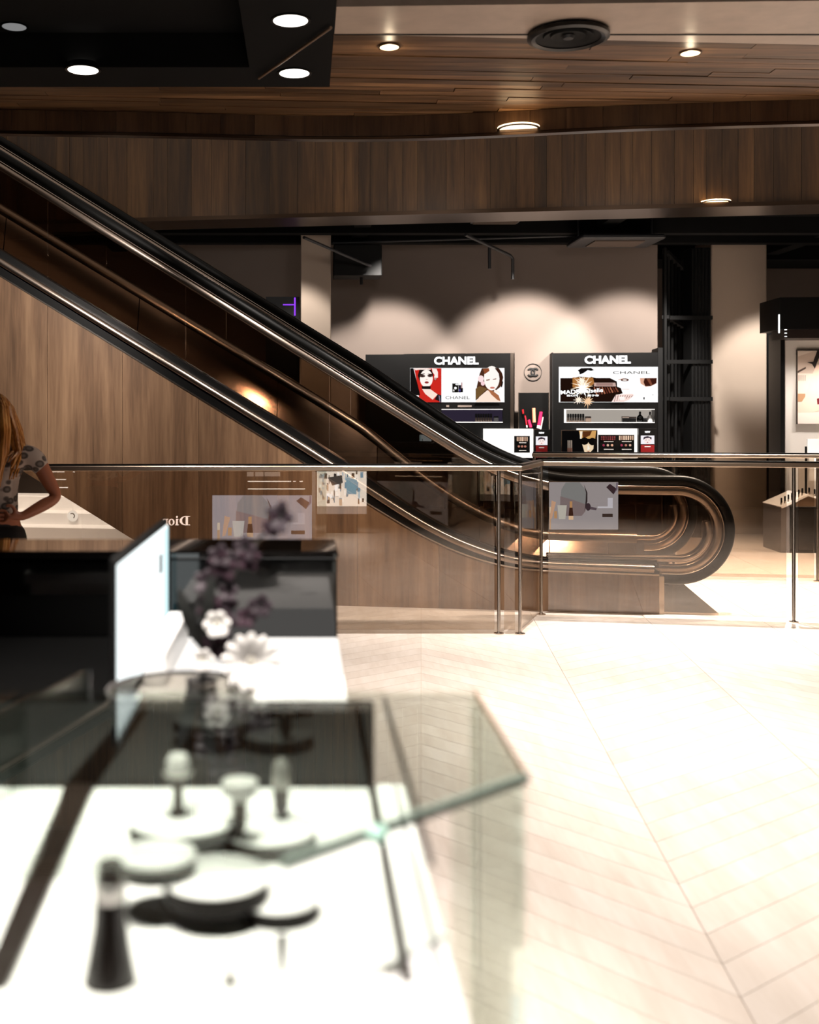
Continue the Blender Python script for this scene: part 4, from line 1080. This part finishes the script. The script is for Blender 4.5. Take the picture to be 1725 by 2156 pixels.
MB().cbox(-.9, .748, -.303, .345, .87, .90, .004).build('top', M['black_satin'], t)
t = thing('display_screen', 'tall white glowing screen with black frame, turned sideways on the counter', 'screen', (-.345, 2.43, .90))
MB().cbox(-.012, 0.0, -.385, .385, .0, .305, .004).build('housing', M['black_matt'], t)
SC = MB().box(0, .003, -.372, .372, .022, .290).build('screen', emis('screen_white', '#f6ffff', 1.5), t)
MB().box(.003, .0045, .29, .372, .03, .285).build('picture_strip', emis('screen_teal', '#d4f4f8', 1.2), SC)
MB().box(.0045, .006, .20, .24, .19, .235).build('picture_mark', emis('screen_mark', '#3b4d52', .5), SC)
MB().box(.0045, .006, .31, .36, .04, .07).build('picture_mark', emis('screen_mark2', '#52b4c4', .8), SC)
t = thing('product_box', 'long white box lying beside the glowing screen', 'box', (-.31, 2.55, .901))
MB().cbox(-.025, .022, -.22, .23, 0, .060, .003).build('body', M['white'], t); MB().cbox(-.026, .023, -.222, .232, .060, .075, .003).build('lid', M['white'], t)

# ---- bowl, vase and flowers
bw = gr(378, 1492, .90)
bowl = thing('glass_bowl', 'wide shallow clear glass bowl around the flower vase', 'bowl', (px(382, 0, 1.95).x, 1.95, .8995))
MB().lathe([(0, .004), (.115, .004), (.124, .02), (.126, .088), (.129, .09), (.129, .0), (0, 0)], n=40).build('wall', glass('bowl_glass', '#c9c7c2', .07, .8), bowl)
MB().lathe([(.125, .086), (.1265, .092), (.130, .092), (.131, .086)], n=40).build('rim', pbr('rim_silver', '#a8a4a2', .25, .8), bowl)
vx, vy = px(425, 0, 1.97).x, 1.97
vase = thing('flower_vase', 'small silvery glass vase holding the orchids', 'vase', (vx, vy, .906))
MB().lathe([(0, 0), (.028, 0), (.033, .01), (.031, .06), (.026, .085), (.029, .095), (.026, .094), (.023, .085), (.026, .02), (0, .012)], n=24).build('body', pbr('vase_silver', '#8f8d8c', .18, .7), vase)
MB().lathe([(.0255, .03), (.0335, .032), (.0335, .045), (.0255, .046)], n=24).build('band', M['white_gloss'], vase)
rn = random.Random(5)
leafm = pbr('orchid_leaf', '#0b0d0b', .6); purp = pbr('orchid_purple', '#1d0c18', .7); purp2 = pbr('orchid_plum', '#2c1121', .7); petw = pbr('petal_white', '#f4f1ee', .5)
def petal(mb, c, d, n_, L, Wd, mi=0):
    d = Vector(d).normalized(); n_ = Vector(n_); s_ = d.cross(n_).normalized(); n_ = s_.cross(d)
    prof = [(0, .15), (.25, .7), (.55, 1.0), (.85, .75), (1.0, .25)]; vs = []; fs = []
    for t_, w_ in prof:
        cc = Vector(c) + d*L*t_ + n_*L*.25*math.sin(t_*2.2)
        vs += [cc - s_*Wd*w_, cc + n_*Wd*.25, cc + s_*Wd*w_]
    for i in range(len(prof)-1):
        b = i*3; fs += [(b, b+1, b+4, b+3), (b+1, b+2, b+5, b+4)]
    k = len(vs); vs2 = [v - n_*.0012 for v in vs]
    mb.add(vs + vs2, fs + [tuple(x + k for x in f_[::-1]) for f_ in fs], mi, True)
def blossom(c, r, mats, parent, n=5, name='blossom', facing=(0, -1, .2)):
    fc = Vector(facing).normalized(); a = fc.orthogonal().normalized(); b = fc.cross(a); mb = MB()
    for k in range(n):
        an = 2*math.pi*k/n + rn.uniform(-.2, .2); d = a*math.cos(an) + b*math.sin(an) + fc*.25
        petal(mb, c, d, fc, r*rn.uniform(.85, 1.1), r*.36, 0)
    mb.blob(Vector(c) + fc*r*.1, (r*.16,)*3, 8, 6, 1)
    return mb.build(name, mats, parent)
V0 = Vector((0, 0, .08))
for i, (tx, ty, nb, lb) in enumerate([(600, 1090, 6, 'dark purple orchid spray leaning over the black cabinet'), (470, 1175, 5, 'plum orchid spray standing upright in the vase'), (560, 1260, 4, 'dark orchid spray drooping over the white flowers')]):
    t = thing('orchid_spray', lb, 'flower', (vx, vy, .906), 0, 'purple orchid sprays in the vase')
    tip = px(tx, ty, vy - .01) - Vector((vx, vy, .906))
    mid = Vector((tip.x*.25 - .01, 0, tip.z*.75 + .02)); pts = [((1-q)**2)*V0 + 2*q*(1-q)*mid + q*q*tip for q in np.linspace(0, 1, 12)]
    MB().tube(pts, .0028, 6).build('stem', leafm, t)
    for k in range(nb):
        q = .35 + .65*k/(nb-1); c_ = ((1-q)**2)*V0 + 2*q*(1-q)*mid + q*q*tip + Vector((rn.uniform(-.012, .012), -.012, rn.uniform(-.012, .012)))
        blossom(c_, rn.uniform(.022, .032), [purp if (k+i) % 2 else purp2, leafm], t, facing=(rn.uniform(-.5, .5), -1, rn.uniform(-.3, .4)))
for (x, y, L, ang, lb) in [(404, 1235, .13, 1.9, 'narrow dark leaf rising beside the orchids'), (440, 1190, .15, 1.45, 'long dark leaf behind the orchid sprays'), (470, 1330, .09, .4, 'short dark leaf bending towards the white flowers')]:
    c_ = px(430, 1375, vy); mb = MB(); petal(mb, (0, 0, 0), (math.cos(ang), -.1, math.sin(ang)), (0, -1, 0), L, .012)
    o = mb.build('orchid_leaf', leafm); o.location = c_; tag(o, lb, 'leaf', 'leaves in the vase')
for (x, y, r, lb) in [(530, 1388, .056, 'large white daisy bloom in front of the white counter'), (458, 1312, .026, 'small white bloom above the vase'), (428, 1388, .022, 'small white bloom at the vase rim')]:
    c_ = px(x, y, 1.93)
    t = thing('white_flower', lb, 'flower', c_, 0, 'white blooms in the vase')
    n = 13 if r > .05 else 6
    for k in range(n):
        an = 2*math.pi*k/n + .1; mb = MB(); petal(mb, (0, 0, 0), (math.cos(an), -.25, math.sin(an)), (0, -1, 0), r, r*(.22 if n > 8 else .42)); mb.build('petal', petw, t)
    MB().blob((0, -.008, 0), (r*.2, r*.12, r*.2), 10, 6).build('centre', pbr('flower_centre', '#e8e4d8', .7), t)
    b_ = Vector((vx, vy, .99)) - c_; MB().tube([(0, .004, 0), (b_.x*.4, .012, b_.z*.3 - .01), b_], .002, 6).build('stem', leafm, t)

# ---- front display table with glass case
tb = thing('display_table', 'white display table with dark divider strips, nearest to the camera', 'table', (-.4, 1.35, 0))
def tbx(x0, x1, y0, y1, z0, z1, b=.003): return MB().cbox(x0 + .4, x1 + .4, y0 - 1.35, y1 - 1.35, z0, z1, b)
tbx(-1.0, .155, .98, 1.715, .86, .90).build('top', M['white_gloss'], tb)
tbx(-.98, .14, 1.0, 1.70, .0, .86).build('body', M['white'], tb)
tbx(.098, .109, 1.116, 1.690, .9, .905, .001).build('divider_strip', M['brown_dark'], tb)
MB().prism([(-.362 + .4, 1.695 - 1.35), (-.318 + .4, 1.695 - 1.35), (-.292 + .4, 1.09 - 1.35), (-.318 + .4, 1.09 - 1.35)], 'z', .9, .908).build('divider_strip', M['brown_dark'], tb)
tbx(-1.0, .150, 1.02, 1.10, .90, .906, .002).build('front_ledge', M['white'], tb)
case = thing('glass_case', 'chamfered glass case over the white display table', 'display case', (-.2, 1.4, .9))
ZG = 1.03 - .9
def cs(p): return (p[0] + .2, p[1] - 1.4)
plate = [(.267, 1.738), (.267, 1.334), (-.02, 1.077), (-.10, 1.05), (-.98, 1.05), (-.98, 1.738)]
MB().prism([cs(p) for p in plate], 'z', ZG, ZG + .008).build('top_pane', M['case_glass'], case)
MB().box(-.98 + .2, .105 + .2, 1.70 - 1.4, 1.708 - 1.4, 0, ZG).build('back_pane', glass('smoked_pane', '#1c1713', .02, .25), case)
def vpane(a, b_, z0, z1, mat, name, th=.004):
    a = Vector((*cs(a), 0)); b_ = Vector((*cs(b_), 0)); d = b_ - a
    k = MB().box(-d.length/2, d.length/2, -th, th, z0, z1); k.xform(Matrix.Translation((a+b_)/2) @ Matrix.Rotation(math.atan2(d.y, d.x), 4, 'Z')); k.build(name, mat, case)
vpane((.262, 1.733), (.262, 1.336), -.9, ZG, M['case_glass'], 'side_pane')
vpane((.258, 1.330), (.168, 1.249), -.9, ZG, M['case_glass'], 'corner_pane')
vpane((.267, 1.334), (-.02, 1.077), ZG - .001, ZG + .010, M['green_edge'], 'polished_edge', .003)
vpane((.125, 1.733), (.125, 1.10), ZG - .006, ZG, M['brown_dark'], 'case_edge', .0025)
vpane((.267, 1.738), (.267, 1.334), ZG, ZG + .008, pbr('edge_bronze', '#9a7a60', .3), 'polished_edge', .0015)
vpane((.104, 1.70), (.104, 1.695), 0, ZG, M['brown_dark'], 'corner_bar', .003)
a = gr(178, 1425, 1.02); b_ = gr(-60, 1552, 1.02)
vpane((a.x, a.y), (b_.x, b_.y), .03, ZG, M['case_glass'], 'end_pane'); vpane((a.x, a.y), (a.x + .01, a.y), .03, ZG, M['case_glass'], 'corner_bar')
vpane((a.x, a.y), (b_.x, b_.y), ZG - .003, ZG, M['bronze'], 'polished_edge', .0015)

a_ = gr(795, 1758, 1.034)
MB().blob((a_.x + .2, a_.y - 1.4, ZG + .004), (.012, .012, .009), 12, 8).build('edge_glint', pbr('mint_glint', '#b6e6d4', .2), case)  # bead whose mint colour imitates a highlight on the glass edge
# ---- round tester plates
rimm = pbr('plate_rim', '#120b08', .5, spec=.2); topm = M['white_gloss']
def disc(x, y, rx, z0, z1, lb):
    c_ = gr(x, y, z1); r = rx*c_.y/F
    t = thing('tester_plate', lb, 'plate', (c_.x, c_.y, z0 + .0003), 0, 'round tester plates in the glass case')
    h = z1 - z0
    MB().lathe([(0, 0), (r*.99, 0), (r*.99, h*.9), (0, h*.9)], n=44).build('base', rimm, t)
    MB().lathe([(0, h*.9), (r, h*.9), (r, h*.97), (r*.985, h), (0, h)], n=44).build('top', topm, t)
    return c_
zA = (.9225, .944); dA = disc(387, 1718, 116, *zA, 'white tester plate with the tallest silver tester, resting on another plate')
dB = disc(565, 1742, 102, .9, .922, 'white tester plate under two small silver testers')
dE = disc(588, 1885, 86, .9, .920, 'lowest white tester plate, half covered by another')
dD = disc(455, 1842, 112, .9205, .944, 'empty wide white tester plate in the middle of the case')
dC = disc(330, 1797, 82, .9445, .966, 'smallest white tester plate on top of the wide one')
def tester(x, y, z, parts, lb, name='tester'):
    c_ = gr(x, y, z); t = thing(name, lb, 'tester', (c_.x, c_.y, z + .0005), 0, 'testers in the glass case'); k = c_.y/F
    for nm, prof, mat in parts: MB().lathe([(r*k, h*k) for r, h in prof], n=20).build(nm, mat, t)
sv = pbr('tester_silver', '#b9b6b2', .22, .6); dk = pbr('tester_dark', '#3a3432', .25, .3); wg = pbr('tester_white', '#d9d7d4', .2)
tester(375, 1716, .944, [('foot', [(0, 0), (20, 0), (20, 8), (12, 12)], dk), ('stem', [(11, 12), (10, 50), (16, 74), (17, 84)], dk), ('collar', [(17, 83), (30, 86), (32, 92), (24, 95)], sv), ('cap', [(24, 95), (25, 115), (18, 126), (0, 128)], wg)], 'tall silver dropper tester standing on the upper plate')
tester(592, 1722, .922, [('stem', [(0, 0), (5, 0), (16, 20), (17, 62)], dk), ('cap', [(18, 62), (20, 70), (19, 110), (10, 122), (0, 123)], sv)], 'slim round-capped silver tester on the shared plate')
tester(505, 1768, .922, [('stem', [(0, 0), (6, 0), (14, 30), (17, 82)], dk), ('cap', [(18, 82), (36, 98), (38, 122), (0, 124)], wg)], 'wide-topped white tester beside the tall silver one')
tester(232, 2066, .906, [('body', [(0, 0), (58, 0), (46, 60), (36, 120), (34, 170)], pbr('bottle_black', '#221d1b', .2)), ('collar', [(30, 170), (34, 176), (34, 205), (28, 210)], sv), ('cap', [(27, 210), (30, 225), (26, 252), (0, 256)], dk)], 'black bottle with silver collar at the front of the case', 'tester_bottle')
tester(485, 2072, .906, [('foot', [(0, 0), (16, 0), (12, 14), (0, 15)], dk), ('stem', [(8, 14), (7, 82), (0, 84)], sv)], 'thin silver stick standing in for a tester reflection at the front edge of the case')  # solid stick in place of a tester's mirror image
tester(594, 2050, .906, [('stem', [(0, 0), (6, 0), (10, 40), (12, 78), (0, 84)], dk)], 'thin dark stick standing in for a tester reflection at the front edge of the case')  # likewise a modelled reflection of a tester

# ================================================================== PERSON
def skin(name, verts, edges, radii, mat, parent, root=0, sub=2):
    me = bpy.data.meshes.new(name); me.from_pydata([tuple(v) for v in verts], edges, []); me.materials.append(mat)
    o = bpy.data.objects.new(name, me); C.objects.link(o); o.parent = parent
    md = o.modifiers.new('skin', 'SKIN'); md.use_smooth_shade = True
    if not me.skin_vertices: me.attributes
    sv_ = me.skin_vertices[0].data
    for i, r in enumerate(radii):
        sv_[i].radius = r if isinstance(r, tuple) else (r, r); sv_[i].use_root = (i == root)
    s_ = o.modifiers.new('sub', 'SUBSURF'); s_.levels = sub; s_.render_levels = sub
    return o
def chains(*cs_):
    """each chain: list of (point, radius) or an int that refers to an earlier vertex"""
    V, E_, R_ = [], [], []
    for ch in cs_:
        prev = None
        for it in ch:
            if isinstance(it, int): cur = it
            else: V.append(it[0]); R_.append(it[1]); cur = len(V) - 1
            if prev is not None and prev != cur: E_.append((prev, cur))
            prev = cur
    return V, E_, R_
skinm = pbr('skin', '#9a5a3c', .5, var=.05)
YP = 5.9
BX = px(-8, 0, YP).x                                       # body axis
per = thing('person', 'long-haired woman in a patterned short-sleeved top, one hand on her hip', 'person', (BX, YP, 0), 0)
def P3(x, y, dy=0.0): p = px(x, y, YP + dy); return (p.x - BX, dy, p.z)
# joints (local metres)
hip = (0, 0, .86); waist = (0, .0, 1.0); chest = (0, -.01, 1.15); neck0 = (-.005, -.01, 1.30); neck1 = (-.01, -.03, 1.36); head0 = (-.02, -.05, 1.42); head1 = (-.02, -.04, 1.50)
shR = P3(72, 957, 0); elR = P3(121, 1047, .02); wrR = P3(45, 1089, -.09); shL = (-shR[0] + .02, 0, shR[2]); elL = (-.27, .0, 1.02); wrL = (-.25, -.10, .80)
wr = Vector(wrR); pd = Vector((-.92, -.28, .06)).normalized(); up = Vector((.1, 0, 1)).normalized()
def hand_chains(root, base, w_, d_, up_, dn):
    """palm and five fingers that grow out of the wrist vertex; base = index of the first new vertex"""
    cs_ = [[root, (w_ + d_*.035, (.030, .018)), (w_ + d_*.078, (.036, .015))]]
    for off, L in [(.030, .066), (.010, .078), (-.010, .074), (-.029, .058)]:
        b = w_ + d_*.082 + up_*off
        cs_.append([base + 1, (b, .0095), (b + d_*L*.5, .0088), (b + (d_ + dn*.6).normalized()*L, .0072)])
    b = w_ + d_*.035 + up_*.034
    cs_.append([base, (b, .011), (b + (d_*.6 + up_*.8).normalized()*.03, .0095), (b + (d_*.9 + up_*.4).normalized()*.055, .008)])
    return cs_
half = lambda a, b, t: tuple(np.array(a)*(1-t) + np.array(b)*t)
main = [
    [(hip, (.135, .10)), (waist, (.105, .08)), (chest, (.13, .09)), ((0, 0, 1.24), (.10, .075)), (neck0, .05), (neck1, .045), (head0, .075), (head1, .085), ((-.02, -.03, 1.545), .05)],
    [3, (shR, .052), (half(shR, elR, .5), .043), (elR, .037), (half(elR, wrR, .5), .034), (wrR, .024)],
    [3, (shL, .052), (elL, .038), (wrL, .026)],
    [0, ((.085, 0, .80), .085), ((.09, -.01, .45), .058), ((.09, .01, .25), .052), ((.09, .03, .075), .036), ((.09, -.10, .035), .03)],
    [0, ((-.085, 0, .80), .085), ((-.09, -.01, .45), .058), ((-.09, .01, .25), .052), ((-.09, .03, .075), .036), ((-.09, -.10, .035), .03)]]
nv = 9 + 5 + 3 + 5 + 5
h1 = hand_chains(13, nv, wr, pd, up, Vector((-.02, .30, -.10)))
h2 = hand_chains(16, nv + 17, Vector(wrL), Vector((.05, -.1, -1)).normalized(), Vector((0, -1, .1)).normalized(), Vector((.3, 0, 0)))
V, E_, R_ = chains(*main, *h1, *h2)
body = skin('body', V, E_, R_, skinm, per)
# patterned top: light ground with dark ovals
def leopard():
    m, nt, b = newmat('patterned_fabric'); N = nt.nodes.new; L = nt.links.new
    g_ = N('ShaderNodeTexCoord'); mp = N('ShaderNodeMapping'); mp.inputs['Scale'].default_value = (17, 17, 22); L(g_.outputs['Object'], mp.inputs[0])
    v = N('ShaderNodeTexVoronoi'); v.inputs['Scale'].default_value = 1; v.inputs['Randomness'].default_value = .8; L(mp.outputs[0], v.inputs['Vector'])
    r = N('ShaderNodeValToRGB'); e = r.color_ramp.elements; e[0].position = .16; e[0].color = lin('#6f6158'); e[1].position = .48; e[1].color = lin('#b09c8e')
    k = e.new(.30); k.color = lin('#43372f'); k = e.new(.38); k.color = lin('#5a4c44'); L(v.outputs['Distance'], r.inputs[0]); L(r.outputs[0], b.inputs['Base Color']); b.inputs['Roughness'].default_value = .8
    return m
fab = leopard(); dkf = pbr('dark_trousers', '#17130f', .8)
mr_ = tuple((np.array(shR)*.55 + np.array(elR)*.45)); ml_ = tuple((np.array(shL)*.55 + np.array(elL)*.45))
V, E_, R_ = chains(
    [((0, 0, .90), (.142, .112)), ((0, 0, 1.0), (.118, .094)), (chest, (.143, .105)), ((0, 0, 1.235), (.115, .085)), ((-.003, -.008, 1.285), (.066, .062))],
    [3, (shR, .062), (mr_, .060)], [3, (shL, .062), (ml_, .060)])
skin('top', V, E_, R_, fab, per)
V, E_, R_ = chains([((0, 0, .93), (.135, .105)), ((0, 0, .84), (.148, .112))],
    [1, ((.085, 0, .76), .098), ((.09, -.01, .45), .072), ((.09, .015, .10), .056)], [1, ((-.085, 0, .76), .098), ((-.09, -.01, .45), .072), ((-.09, .015, .10), .056)])
skin('trousers', V, E_, R_, dkf, per)
V, E_, R_ = chains([((0, 0, .962), (.128, .104)), ((0, 0, .995), (.124, .100))])
skin('belt', V, E_, R_, pbr('belt', '#14100e', .5), per, sub=1)
# face
fm = MB()
for sx in (-1, 1): fm.blob((-.02 + sx*.03, -.128, 1.455), (.012, .006, .007), 8, 6, 0)
fm.blob((-.02, -.145, 1.425), (.011, .016, .02), 8, 6, 1); fm.blob((-.02, -.132, 1.385), (.022, .008, .008), 8, 6, 2)
for sx in (-1, 1): fm.blob((-.02 + sx*.085, -.03, 1.44), (.010, .018, .03), 8, 6, 1)
fm.build('face_features', [pbr('eye', '#20140e', .3), skinm, pbr('lip', '#8a3a30', .4)], per)
for sx in (-1, 1): MB().blob((sx*.09, -.06, .035), (.045, .12, .04), 12, 8).build('shoe', M['black_satin'], per)
# hair: crown cap plus long falling locks
hairm = wood('hair', '#4a2408', '#b06f30', '#e6b06c', scale=(60, 60, 3.0), rough=.38, tone=.05, fine=3)
hm = MB(); rn = random.Random(2)
hm.blob((-.018, -.012, 1.478), (.105, .112, .105), 20, 12)
for k in range(150):
    a = rn.uniform(-.5, math.pi + .5); R0 = .10
    x0, y0 = -.018 + math.cos(a)*R0*.85, .0 + math.sin(a)*R0*.8
    L = rn.uniform(.25, .40); out = rn.uniform(.0, .035)
    c_, s_ = math.cos(a), math.sin(a)
    fwd = -.07 if c_ > .2 and rn.random() < .75 else .03
    p0 = (-.018 + c_*.03, -.01 + s_*.03, 1.572); p1 = (x0 + c_*.012, y0, 1.50); p2 = (x0 + c_*(.028 + out), y0 + s_*.02, 1.38); p3 = (x0 + c_*(.05 + out*1.3), y0 + s_*.03 + fwd*.5, 1.27); p4 = (x0 + c_*(.035 + out), y0 + s_*.03 + fwd*1.5, 1.52 - L)
    hm.tube([p0, p1, p2, p3, p4], [.010, .013, .014, .013, .003], 6, cap=True)
for k in range(46):                                           # locks falling in front of the shoulder
    x0 = rn.uniform(-.02, .085); y0 = rn.uniform(-.125, -.075)
    p = [(x0*.55 - .01, -.05, 1.565), (x0*.95, y0 + .0, 1.50), (x0 + .01, y0 - .015, 1.38), (x0 + .005, y0 - .03, 1.26), (x0 - .02 + rn.uniform(-.02, .02), y0 - .03, rn.uniform(1.08, 1.16))]
    hm.tube(p, [.010, .013, .013, .012, .003], 6)
hm.build('hair', hairm, per)
